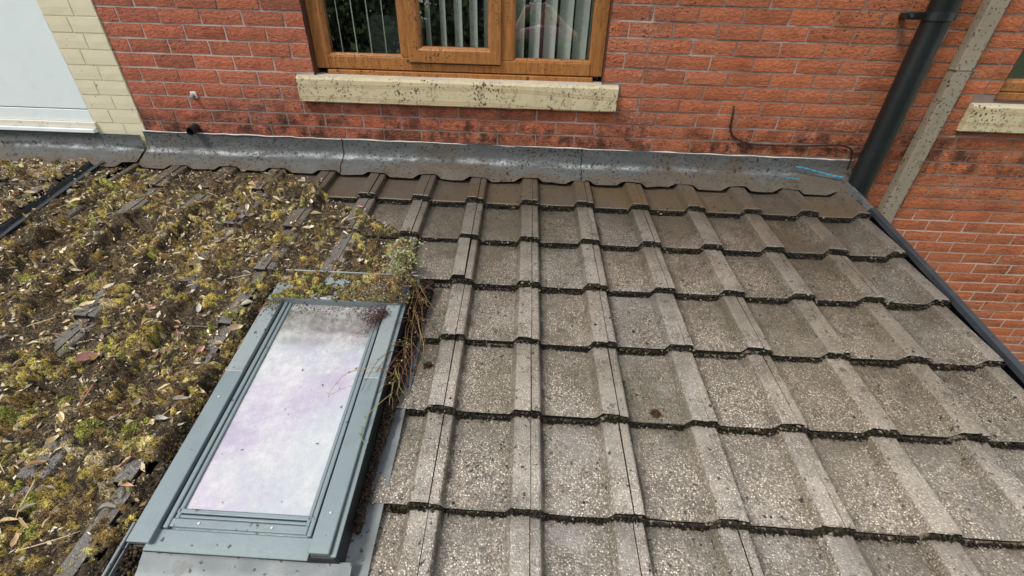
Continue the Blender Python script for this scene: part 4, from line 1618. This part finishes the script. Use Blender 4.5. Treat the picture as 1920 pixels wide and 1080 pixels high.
# scattered bits
n_ = 6000
d = rng.uniform(.13, 2.3, n_); x = rng.uniform(1.70, 3.92, n_)
w_ = N2.fbm(x * 5, d * 5, 3); ok_ = rng.random(n_) < np.interp(w_, [.42, .62], [.06, 1])
x, d = x[ok_], d[ok_]; n_ = len(x)
px_.append(x); pd_.append(d); ph_.append(tile_h(x, d) + .001); ps_.append(rng.uniform(.001, .0034, n_) * np.where(rng.random(n_) < .08, 2.2, 1)); pc_.append(np.array([.035, .027, .016]) * rng.uniform(.4, 1.8, (n_, 1)))
# moss lying on the skylight hood and cover
n_ = 5200
x = rng.uniform(1.06, 1.64, n_); d = rng.uniform(1.07, 1.262, n_)
w_ = N1.fbm(x * 12, d * 12 + 9, 3); ok_ = rng.random(n_) < np.interp(w_, [.44, .60], [.06, 1])
x, d = x[ok_], d[ok_]; n_ = len(x)
px_.append(x); pd_.append(d); ph_.append(np.where(d > 1.126, .090, .042)); ps_.append(rng.uniform(.002, .007, n_))
pc_.append(pal[rng.integers(0, 10, n_)] * rng.uniform(.5, 1.2, (n_, 1)))
n_ = 700
x = np.where(rng.random(n_) < .5, rng.uniform(1.07, 1.13, n_), rng.uniform(1.17, 1.51, n_)); d = 1.262 + np.abs(rng.normal(0, .035, n_))
px_.append(x); pd_.append(d); ph_.append(np.where(x < 1.14, .0725, .051)); ps_.append(rng.uniform(.001, .0035, n_)); pc_.append(pal[rng.integers(0, 8, n_)] * rng.uniform(.5, 1.2, (n_, 1)))
cat = lambda L_: np.concatenate(L_)
cr = crumbs("moss_crumbs", np.stack([cat(px_), cat(pd_), cat(ph_)], -1), cat(ps_), np.concatenate(pc_), M['crumb'])
tag(cr, "dark crumbs of moss and dirt packed under the tile edges", "dirt", kind='stuff')

# leaf litter too small to count
n_ = 46000
lx = rng.uniform(GX0, 1.70, n_); ld = rng.uniform(.07, 2.5, n_)
mk = moss_mask(lx, ld)
ok_ = (rng.random(n_) < mk * np.interp(N3.fbm(lx * 8, ld * 8 + 6, 3), [.4, .58], [.25, 1.2]) * np.where(lx < -.52, 1.3, .75) * np.interp(ld, [.1, .8, 2.2], [1.3, 1, .6])) & ~((lx > 1.06) & (ld > 1.07))
lx, ld = lx[ok_], ld[ok_]; n_ = len(lx)
hs_, _, _ = hsurf(lx, ld)
Ll = rng.uniform(.0025, .0095, n_) * np.where(rng.random(n_) < .14, 1.8, 1); Lw = Ll * rng.uniform(.12, .55, n_)
az = rng.uniform(0, 6.28, n_); tl = rng.normal(0, .35, n_); t2 = rng.normal(0, .4, n_)
A = np.stack([np.cos(az), np.sin(az), np.sin(tl)], -1) * Ll[:, None]
B = np.stack([-np.sin(az), np.cos(az), np.sin(t2)], -1) * Lw[:, None]
C0 = np.stack([lx, ld, hs_ + .005], -1)
curl = np.zeros((n_, 3)); curl[:, 2] = rng.uniform(0, .6, n_) * Lw
Q = np.stack([C0 - A, C0 - B - A * .1 + curl, C0 + A, C0 + B + A * .1 + curl], 1).reshape(-1, 3)
lp = np.array([(.50, .40, .24), (.26, .18, .10), (.58, .50, .36), (.14, .085, .05), (.42, .37, .30), (.20, .14, .10), (.10, .065, .04)])
lc = lp[rng.integers(0, 7, n_)] * rng.uniform(.4, 1.5, (n_, 1))
lit = put("leaf_litter", np_mesh("leaf_litter", rwn(Q[:, 0], Q[:, 1], Q[:, 2]), np.arange(4 * n_).reshape(-1, 4), M['litter'], np.repeat(lc, 4, 0)))
tag(lit, "pale flakes and fragments of leaf litter strewn over the moss", "leaf litter", kind='stuff')

# ---- single dead leaves
def leaf_mesh(seed, asp, curl, roll):
    r = random.Random(seed)
    nu, nv = 8, 4
    V = []; F = []
    bend = r.uniform(-.25, .25)
    for i in range(nu + 1):
        t = i / nu
        w = asp * .5 * (math.sin(math.pi * t ** .8) ** .8 + .015)
        for j in range(nv + 1):
            s_ = (j / nv - .5) * 2
            x = t - .5
            y = w * s_ + bend * (t - .5) ** 2
            z = curl * (t - .5) ** 2 * 2 + roll * (s_ * w / asp * 2) ** 2 * asp + .025 * r.uniform(-1, 1) - .02 * (j == 2)
            V.append((x, y, z))
    for i in range(nu):
        for j in range(nv):
            a = i * (nv + 1) + j
            F.append((a, a + 1, a + nv + 2, a + nv + 1))
    n0 = len(V)
    V += [(.5, -.01, .5 * curl), (.5, .01, .5 * curl), (.68, .012, .5 * curl + .03), (.68, -.004, .5 * curl + .03)]
    F.append((n0, n0 + 1, n0 + 2, n0 + 3))
    return mesh("leaf", V, F, M['leaf'], smooth=True)

LMV = [leaf_mesh(s, a, c_, rl_) for s, (a, c_, rl_) in enumerate([(.34, .25, .8), (.26, -.2, 1.2), (.42, .35, .5), (.22, .15, 1.5), (.50, .4, .6), (.30, .5, .9), (.16, .1, 1.0)])]
LK = [((.56, .46, .28), "straw coloured dry leaf lying on the mossy roof"), ((.42, .30, .17), "tan dry leaf lying on the mossy roof"),
      ((.62, .57, .46), "bleached whitish dry leaf lying on the mossy roof"), ((.24, .125, .065), "dark brown dry leaf lying on the mossy roof"),
      ((.42, .25, .20), "pinkish brown dry leaf lying on the mossy roof"), ((.36, .34, .31), "grey dry leaf lying on the mossy roof")]
LSH = ['oval', 'narrow', 'wide', 'slim curled', 'broad', 'cupped', 'sliver-thin']
n = 0
spots = []
while n < 297:
    x = random.uniform(-1.6, 1.62); d = random.uniform(.09, 2.25)
    if x > 1.02 and d > 1.06: continue
    if random.random() > float(moss_mask(x, d)) * 1.2: continue
    w = rw(x, d)
    pj = proj(w)
    if not pj or not (4 < pj[0] < 1916 and pj[1] < 1076): continue
    if any((x - a) ** 2 + (d - b) ** 2 < .022 ** 2 for a, b in spots): continue
    spots.append((x, d)); n += 1
    h_, _, _ = hsurf(np.array([x]), np.array([d]))
    kc, lb = LK[random.choices(range(6), [6, 4, 6, 1, 2, 2])[0]]
    lv = random.choices(range(7), [3, 4, 1.5, 4, 1, 2, 3])[0]
    place = "on the neighbour's mossy roof beyond the gutter strip" if x < GUT_X - .03 else "on the top tiles just under the flashing" if d < .40 else "in the moss above the skylight" if x > .98 else "low on the moss left of the skylight" if d > 1.55 else "in the moss beside the skylight's upper half" if d > 1.0 else "in the upper moss, middle of the left slope" if x > .2 else "in the upper moss near the gutter strip"
    lb = LSH[lv] + " " + lb.split(" dry")[0] + " dry leaf " + place
    o = put("fallen_leaf", LMV[lv], None, rw(x, d, float(h_[0]) + .009))
    e = Euler((TH + random.gauss(0, .35), random.gauss(0, .35), random.uniform(0, 6.28)), 'XYZ')
    o.rotation_euler = e
    s_ = random.choice([.024, .029, .034, .040, .048]) * random.uniform(.9, 1.2)
    o.scale = (s_, s_, s_)
    t = random.uniform(.75, 1.15)
    o.color = tuple(c_ * t for c_ in kc) + (1,)
    tag(o, lb, "leaf", "dry leaves scattered over the mossy roof")
# two distinct ones
for (x, d, kc, s_, lb) in ((1.005, 1.235, (.50, .14, .17), .055, "crumpled pink leaf by the skylight's upper left corner"), (.955, 1.36, (.52, .40, .28), .06, "broad tan leaf beside the skylight's left edge"), (.46, 1.52, (.40, .24, .20), .075, "largest curled brown leaf low on the mossy slope")):
    h_, _, _ = hsurf(np.array([x]), np.array([d]))
    o = put("fallen_leaf", LMV[4], None, rw(x, d, float(h_[0]) + .014), (TH + .3, .25, 1.1), (s_, s_, s_)); o.color = kc + (1,)
    tag(o, lb, "leaf")

# twigs
def twig(x, d, L_, a, r, c_, lb, lift=.012, rise=0.0):
    s = MB()
    h_, _, _ = hsurf(np.array([x]), np.array([d]))
    P = []
    for i in range(6):
        t = i / 5 - .5
        P.append(rw(x + L_ * t * math.cos(a) + random.uniform(-.003, .003), d + L_ * t * math.sin(a) + random.uniform(-.003, .003), float(h_[0]) + lift + rise * (t + .5)))
    s.tube(P, [r, r, r * .9, r * .9, r * .7, r * .5], 6, c=c_)
    for w in range(2):
        i = random.randint(1, 4)
        s.tube([P[i], P[i] + Vector((random.uniform(-.015, .015), random.uniform(-.015, .015), .012))], [r * .6, r * .3], 5, c=c_)
    return tag(s.build("twig", M['stem'], attr='bc', smooth=True), lb, "twig", "twigs on the mossy roof")

twig(.60, 1.66, .15, 1.45, .0036, (.30, .13, .09), "thick reddish twig pointing down the mossy slope", .016)
twig(.66, 2.02, .11, 1.3, .0025, (.48, .36, .20), "short straw coloured twig near the skylight's lower left")
for (x, d, L_, a) in ((.30, .95, .12, .5), (-.05, .70, .10, 2.4), (.75, .55, .09, .2), (.15, 1.35, .11, -.6), (.82, 1.05, .10, 2.8), (.55, 1.25, .12, .1), (.90, 1.75, .09, -.9), (.48, 1.92, .12, .6), (.35, .42, .08, .3), (1.22, .62, .09, 2.6), (.80, 2.12, .14, -.4), (.10, .28, .08, .9)):
    twig(x, d, L_, a, .0018, (.50, .40, .24), "thin pale twig " + ("on the top tiles under the flashing" if d < .5 else "in the moss above the skylight" if x > 1 else "low on the moss left of the skylight" if d > 1.5 else "beside the skylight's upper half" if x > .7 else "in the middle of the mossy slope" if d > .9 else "high on the mossy slope"))

# ---- weeds at the skylight
def blade_leaves(s, pts, size, colr, jitter=.012):
    for p in pts:
        p = Vector(p) + Vector([random.uniform(-jitter, jitter) for _ in range(3)])
        a = random.uniform(0, 6.28); e = random.uniform(-.3, 1.0)
        u = Vector((math.cos(a) * math.cos(e), math.sin(a) * math.cos(e), math.sin(e)))
        v = u.cross(Vector((.2, .1, 1))).normalized()
        w = u.cross(v) * .15
        L_ = size * random.uniform(.6, 1.3)
        c_ = tuple(k_ * random.uniform(.65, 1.25) for k_ in random.choice(colr))
        s.add([p, p + u * L_ * .5 + v * L_ * .30 + w * L_, p + u * L_, p + u * L_ * .5 - v * L_ * .30 + w * L_], [(0, 1, 2), (0, 2, 3)], 0, c_)

def weed(name, label, starts, nst, leafc, stemc, lsize, length, nleaf, spread, down=0.0, hh=.05):
    root = tag(empty(name, tuple(rw(*starts[0], 0))), label, "weed")
    o0 = rw(*starts[0], 0)
    s = MB(); lf = MB()
    for i in range(nst):
        x, d = starts[i % len(starts)]
        x += random.uniform(-.02, .02); d += random.uniform(-.02, .02)
        a = random.uniform(0, 6.28)
        P = []
        hx, hd = math.cos(a) * spread, math.sin(a) * spread + down
        L_ = length * random.uniform(.5, 1.2)
        for k_ in range(6):
            t = k_ / 5
            P.append(rw(x + hx * L_ * t + random.uniform(-.006, .006), d + hd * L_ * t + random.uniform(-.006, .006), hh * math.sin(min(1, t * 1.3) * 2.2) + random.uniform(-.004, .006) + .02) - o0)
        s.tube(P, [.0011, .0011, .001, .0009, .0008, .0005], 5, c=tuple(k_ * random.uniform(.7, 1.2) for k_ in random.choice(stemc)))
        if nleaf:
            blade_leaves(lf, [P[random.randint(1, 5)] for _ in range(nleaf)], lsize, leafc)
    s.build("stems", M['stem'], root, attr='bc')
    if nleaf:
        lf.build("foliage", M['stem'], root, attr='bc')
    return root

GREENS = [(.14, .18, .05), (.26, .29, .13), (.34, .35, .20), (.10, .14, .035), (.40, .40, .27)]
weed("creeping_weed", "small leaved green weed sprouting above the skylight's top right corner", [(1.545, 1.01), (1.565, 1.05), (1.56, .97)], 44, GREENS, [(.20, .18, .07), (.28, .16, .09)], .0140, .15, 12, .55, -.15, .075)
weed("creeping_weed", "green and red weed spilling over the skylight hood onto the glass", [(1.535, 1.20), (1.56, 1.16), (1.50, 1.19)], 34, GREENS + [(.25, .09, .06), (.34, .15, .10)], [(.28, .12, .07)], .009, .12, 9, .7, -.05, .065).location.z += .045
weed("sedum_clump", "dark red fleshy weed on the upper right of the skylight glass", [(1.520, 1.335), (1.535, 1.36), (1.55, 1.33)], 20, [(.060, .022, .025), (.10, .03, .03), (.045, .025, .02)], [(.08, .03, .025)], .010, .055, 14, .7, .1, .02).location.z += .048
STEMC = [(.22, .14, .055), (.16, .09, .035), (.32, .23, .10), (.10, .06, .03), (.14, .06, .04)]
weed("dry_weed", "tangle of dry golden stems down the skylight's right side", [(1.645, 1.10), (1.65, 1.18), (1.655, 1.28), (1.65, 1.40)], 46, GREENS, STEMC, .008, .24, 1, .50, .75, .05)
weed("dry_weed", "shorter dry stalks at the lower end of the stem tangle", [(1.645, 1.50), (1.655, 1.56)], 20, GREENS, STEMC, .007, .15, 1, .45, .7, .04)
# a few long arching stems
arch = tag(empty("arching_stem", tuple(rw(1.65, 1.2))), "long thin stems arching from the tangle over glass and tiles", "weed")
o0 = rw(1.65, 1.2)
s = MB(); lf = MB()
for P in ([(1.648, 1.30, 0), (1.665, 1.22, .07), (1.70, 1.17, .09), (1.74, 1.19, .06), (1.755, 1.25, .0)], [(1.655, 1.62, 0), (1.68, 1.52, .05), (1.72, 1.43, .06), (1.76, 1.36, .03)],
          [(1.645, 1.55, .02), (1.60, 1.57, .09), (1.55, 1.585, .10), (1.49, 1.60, .085), (1.445, 1.66, .055)], [(1.65, 1.45, .02), (1.625, 1.50, .09), (1.59, 1.56, .10), (1.565, 1.66, .085)],
          [(1.648, 1.62, .02), (1.632, 1.69, .07), (1.605, 1.75, .085), (1.60, 1.80, .075), (1.62, 1.83, .07)], [(1.55, 1.37, .07), (1.50, 1.39, .07), (1.465, 1.405, .06)]):
    Q = [rw(*p) - o0 for p in P]
    Q = smooth_pts(Q, 5)
    s.tube(Q, [.0015 * (1 - .5 * i / len(Q)) for i in range(len(Q))], 5, c=random.choice(STEMC))
    blade_leaves(lf, [Q[random.randrange(len(Q) // 2, len(Q))] for _ in range(7)], .008, GREENS, .006)
s.build("stems", M['stem'], arch, attr='bc'); lf.build("foliage", M['stem'], arch, attr='bc')

# lumps of moss on the washed tiles
for (x, d, s_, lb) in ((1.735, 1.455, .020, "brown clump of moss on a tile right of the skylight"), (2.565, 1.615, .018, "small tuft of brown moss on the middle tiles")):
    n_ = 160
    dirn = rng.normal(0, 1, (n_, 3)); dirn /= np.linalg.norm(dirn, axis=1)[:, None]; dirn[:, 2] = np.abs(dirn[:, 2])
    h0 = float(tile_h(x, d))
    pts = np.array([x, d, h0]) + dirn * s_ * rng.uniform(.3, 1, (n_, 1)) * np.array([1, 1, .8])
    o = crumbs("moss_clump", pts, rng.uniform(.002, .005, n_), np.array([.06, .032, .016]) * rng.uniform(.5, 1.7, (n_, 1)), M['crumb'])
    tag(o, lb, "moss")

# ================================================================== GARDEN BEHIND THE CAMERA (seen in the window glass)
bark = mat_flat("bark", (.07, .05, .035), .9, .3, 12)
fol = mat_attr("tree_leaves", .55)
TP = [(-5.5, -12.5, 6.4, 2.6), (-2.6, -11.2, 6.0, 2.3), (.2, -12.8, 6.8, 2.6), (2.6, -11.0, 5.8, 2.3), (4.9, -12.2, 6.6, 2.5), (7.6, -11.4, 6.0, 2.5), (10.6, -13, 6.8, 2.7)]
TLAB = ["tree reflected furthest left in the window glass", "second reflected garden tree from the left", "third reflected garden tree from the left", "middle garden tree reflected in the window", "third reflected garden tree from the right", "second reflected garden tree from the right", "tree reflected furthest right in the window glass"]
for ti, (x, y, hh, r) in enumerate(TP):
    t = tag(empty("garden_tree", (x, y, GROUND)), TLAB[ti], "tree", "garden trees behind the viewer")
    s = MB(); s.tube([(0, 0, 0), (.05, .02, hh * .25), (0, .05, hh * .5), (.05, 0, hh * .8)], [.16, .12, .09, .03], 8)
    for w in range(6):
        a = w * 1.05; z = hh * (.3 + .08 * w)
        s.tube([(0, .03, z), (r * .4 * math.cos(a), r * .4 * math.sin(a), z + .5), (r * .7 * math.cos(a), r * .7 * math.sin(a), z + .7)], [.05, .03, .012], 6)
    s.build("trunk", bark, t)
    n_ = 7500
    ncl = 80
    dirn = rng.normal(0, 1, (ncl, 3)); dirn /= np.linalg.norm(dirn, axis=1)[:, None]
    clc = dirn * (rng.random((ncl, 1)) ** .5) * np.array([r, r, hh * .5]) + np.array([0, 0, hh * .52])
    which = rng.integers(0, ncl, n_)
    c_ = clc[which] + rng.normal(0, .28, (n_, 3))
    c_[:, 2] = np.maximum(c_[:, 2], .1)
    a = rng.normal(0, 1, (n_, 3)); a /= np.linalg.norm(a, axis=1)[:, None]
    b = np.cross(a, rng.normal(0, 1, (n_, 3))); b /= np.linalg.norm(b, axis=1)[:, None]
    sz = rng.uniform(.08, .18, (n_, 1))
    Q = np.stack([c_ - a * sz, c_ - b * sz * .5, c_ + a * sz, c_ + b * sz * .5], 1).reshape(-1, 3)
    cl = np.array([.060, .105, .022]) * rng.uniform(.5, 1.6, (n_, 1)) * (.6 + .8 * rng.random(ncl))[which][:, None]
    put("crown", np_mesh("crown", Q, np.arange(4 * n_).reshape(-1, 4), fol, np.repeat(cl, 4, 0)), t)

#@@PART3
# ---- the photographer, standing on a work platform beyond the eaves (mirrored in the window)
plat = tag(empty("work_platform", (2.22, -3.25, GROUND)), "aluminium work platform under the photographer beyond the eaves", "platform")
alu = mat_flat("aluminium", (.45, .46, .47), .4, .1, 20, metal=.6)
PZ = -.965
for k in range(4):
    q = MB(); q.box(-.62, .62, -.36 + k * .185, -.36 + k * .185 + .178, PZ - GROUND - .03, PZ - GROUND, .004); q.build("deck_board", alu, plat)
for sx in (-.58, .58):
    for sy in (-.32, .32):
        q = MB(); q.tube([(sx * 1.12, sy * 1.2, 0), (sx, sy, PZ - GROUND - .031)], .02, 8); q.build("leg", alu, plat)
    q = MB(); q.tube([(sx * 1.07, -.36, .7), (sx * 1.07, .36, .7)], .014, 8); q.build("brace", alu, plat)

skin_m = mat_flat("skin", (.68, .42, .32), .5, .12, 25)
shirt_m = mat_flat("mauve_shirt", (.34, .20, .23), .85, .15, 40)
trous_m = mat_flat("dark_trousers", (.03, .032, .04), .85, .2, 40)
hair_m = mat_flat("dark_hair", (.03, .022, .015), .6, .3, 80)
shoe_m = mat_flat("boots", (.05, .035, .02), .6)

PH = CAM - fw * .050 - up2 * .035                    # middle of the hands' line, behind the lens
hL = PH - rt2 * .092
hR = PH + rt2 * .092
BX, BY = 2.21, -3.10
J = dict(
    pelvis=((BX, BY - .02, -.03), .135), waist=((BX, BY, .12), .125), chest=((BX, BY + .01, .30), .145), upper=((BX, BY, .415), .10), neck=((BX, BY + .01, .475), .055), jaw=((BX - .01, BY + .05, .555), .062), head=((BX - .012, BY + .045, .625), .088), crown=((BX - .012, BY + .025, .685), .07),
    shL=((BX - .175, BY, .400), .065), elL=((1.80, BY + .20, .365), .046), wrL=(tuple(hL - fw * .045 - up2 * .055 - rt2 * .03), .030), paL=(tuple(hL - fw * .012 - up2 * .012), .034),
    shR=((BX + .175, BY, .400), .065), elR=((2.56, BY + .18, .375), .046), wrR=(tuple(hR - fw * .045 - up2 * .055 + rt2 * .03), .030), paR=(tuple(hR - fw * .012 - up2 * .012), .034),
    fmL=((1.905, BY + .24, .44), .042), fmR=((2.44, BY + .24, .45), .042),
    hipL=((BX - .095, BY - .01, -.08), .095), knL=((BX - .13, BY + .06, -.50), .062), anL=((BX - .14, BY, -.88), .042), toL=((BX - .15, BY + .15, -.925), .038),
    hipR=((BX + .095, BY - .01, -.08), .095), knR=((BX + .13, BY + .05, -.50), .062), anR=((BX + .14, BY, -.88), .042), toR=((BX + .16, BY + .14, -.925), .038))
E_ = [('pelvis', 'waist'), ('waist', 'chest'), ('chest', 'upper'), ('upper', 'neck'), ('neck', 'jaw'), ('jaw', 'head'), ('head', 'crown'),
      ('upper', 'shL'), ('shL', 'elL'), ('elL', 'fmL'), ('fmL', 'wrL'), ('wrL', 'paL'), ('upper', 'shR'), ('shR', 'elR'), ('elR', 'fmR'), ('fmR', 'wrR'), ('wrR', 'paR'),
      ('pelvis', 'hipL'), ('hipL', 'knL'), ('knL', 'anL'), ('anL', 'toL'), ('pelvis', 'hipR'), ('hipR', 'knR'), ('knR', 'anR'), ('anR', 'toR')]
names = list(J)
pme = bpy.data.meshes.new("person_cage")
pme.from_pydata([J[k_][0] for k_ in names], [(names.index(a), names.index(b)) for a, b in E_], [])
cage = put("person_cage", pme)
sm_ = cage.modifiers.new("skin", 'SKIN')
sm_.use_smooth_shade = True
for i, k_ in enumerate(names):
    r_ = J[k_][1]
    pme.skin_vertices[0].data[i].radius = (r_, r_ * (.78 if k_ in ('pelvis', 'waist', 'chest', 'upper') else 1))
pme.skin_vertices[0].data[0].use_root = True
cage.modifiers.new("sub", 'SUBSURF').levels = 2
bpy.context.view_layer.update()
dg = bpy.context.evaluated_depsgraph_get()
body_me = bpy.data.meshes.new_from_object(cage.evaluated_get(dg))
bpy.data.objects.remove(cage)
bm = bmesh.new(); bm.from_mesh(body_me)

def fing(path, r0):
    pts = [Vector(p) for p in path]
    s = MB(); s.tube(pts, [r0, r0 * .97, r0 * .9, r0 * .75, r0 * .35], 8)
    vs_ = [bm.verts.new(v) for v in s.V]
    for f in s.F:
        bm.faces.new([vs_[i] for i in f])

for (h_, sg) in ((hL, 1), (hR, -1)):
    for k_ in range(4):
        base = h_ - fw * .014 + up2 * (.022 - .016 * k_) + rt2 * sg * .004
        L_ = (.066, .072, .068, .054)[k_]
        tip_in = rt2 * sg
        p = [base, base + tip_in * L_ * .30 + fw * .016, base + tip_in * L_ * .55 + fw * .022, base + tip_in * L_ * .75 + fw * .016, base + tip_in * L_ * .86 + fw * .012]
        fing(p, .0085)
    base = h_ - fw * .035 - up2 * .025
    fing([base, base + rt2 * sg * .018 - up2 * .004 - fw * .004, base + rt2 * sg * .034 + up2 * .002, base + rt2 * sg * .046 + up2 * .008, base + rt2 * sg * .052 + up2 * .012], .0098)
bm.to_mesh(body_me); bm.free()
body_me.materials.clear()
for mt in (skin_m, shirt_m, trous_m, shoe_m):
    body_me.materials.append(mt)
for p in body_me.polygons:
    c_ = p.center
    if c_.z < -.86: p.material_index = 3
    elif c_.z < .0: p.material_index = 2
    elif c_.z < .462 and abs(c_.x - BX) < .255 and c_.y < BY + .13: p.material_index = 1
    else: p.material_index = 0
    p.use_smooth = True
body_me.name = "person"
person = put("person", body_me)
tag(person, "photographer in a mauve shirt, arms raised with a phone, mirrored in the window", "person")
hd = Vector((BX - .012, BY + .04, .63))
q = MB()
bmh = bmesh.new(); bmesh.ops.create_uvsphere(bmh, u_segments=20, v_segments=14, radius=1)
for v in bmh.verts:
    n_ = v.co.copy()
    f_r = 1.0 + (.35 if n_.z < .15 and n_.y > .1 else 0) * -1
    v.co = Vector((n_.x * .088 * (.9 if n_.y > .3 and n_.z < .45 else 1), n_.y * (.108 if n_.y < .1 or n_.z > .45 else .06), max(n_.z, -.55) * .118 + .02)) + hd + Vector((0, -.016, 0))
bmh.verts.index_update()
q.add([v.co for v in bmh.verts], [[v.index for v in f.verts] for f in bmh.faces]); bmh.free()
q.build("hair", hair_m, person, smooth=True)
for sx in (-1, 1):
    q = MB(); q.tube([hd + Vector((sx * .085, -.01, -.03)), hd + Vector((sx * .094, -.012, 0)), hd + Vector((sx * .088, -.01, .025))], [.008, .014, .008], 8); q.build("ear", skin_m, person, smooth=True)
    q = MB(); q.tube([hd + Vector((sx * .032, .079, -.003)), hd + Vector((sx * .032, .089, -.003))], [.012, .006], 8); q.build("eye", hair_m, person, smooth=True)
q = MB(); q.tube([hd + Vector((0, .082, .0)), hd + Vector((0, .102, -.028)), hd + Vector((0, .086, -.04))], [.009, .014, .008], 8); q.build("nose", skin_m, person, smooth=True)
q = MB(); q.tube([hd + Vector((-.024, .070, -.070)), hd + Vector((0, .080, -.072)), hd + Vector((.024, .070, -.070))], [.004, .006, .004], 6); q.build("mouth", shirt_m, person, smooth=True)

# phone
q = MB()
q.box(-.078, .078, -.037, .037, -.004, .004, .003)
pho = q.build("phone", mat_flat("phone_silver", (.62, .63, .65), .3, .05, metal=.3))
pm = Matrix.Identity(4)
pc_ = CAM - fw * .020 - up2 * .022
for i in range(3):
    pm[i][0], pm[i][1], pm[i][2], pm[i][3] = rt2[i], up2[i], -fw[i], pc_[i]
pho.matrix_world = pm
tag(pho, "silver phone held level in both of the photographer's hands", "phone")
q = MB(); q.box(-.074, .074, -.033, .033, .0042, .0046); q.build("screen", M['seal'], pho)
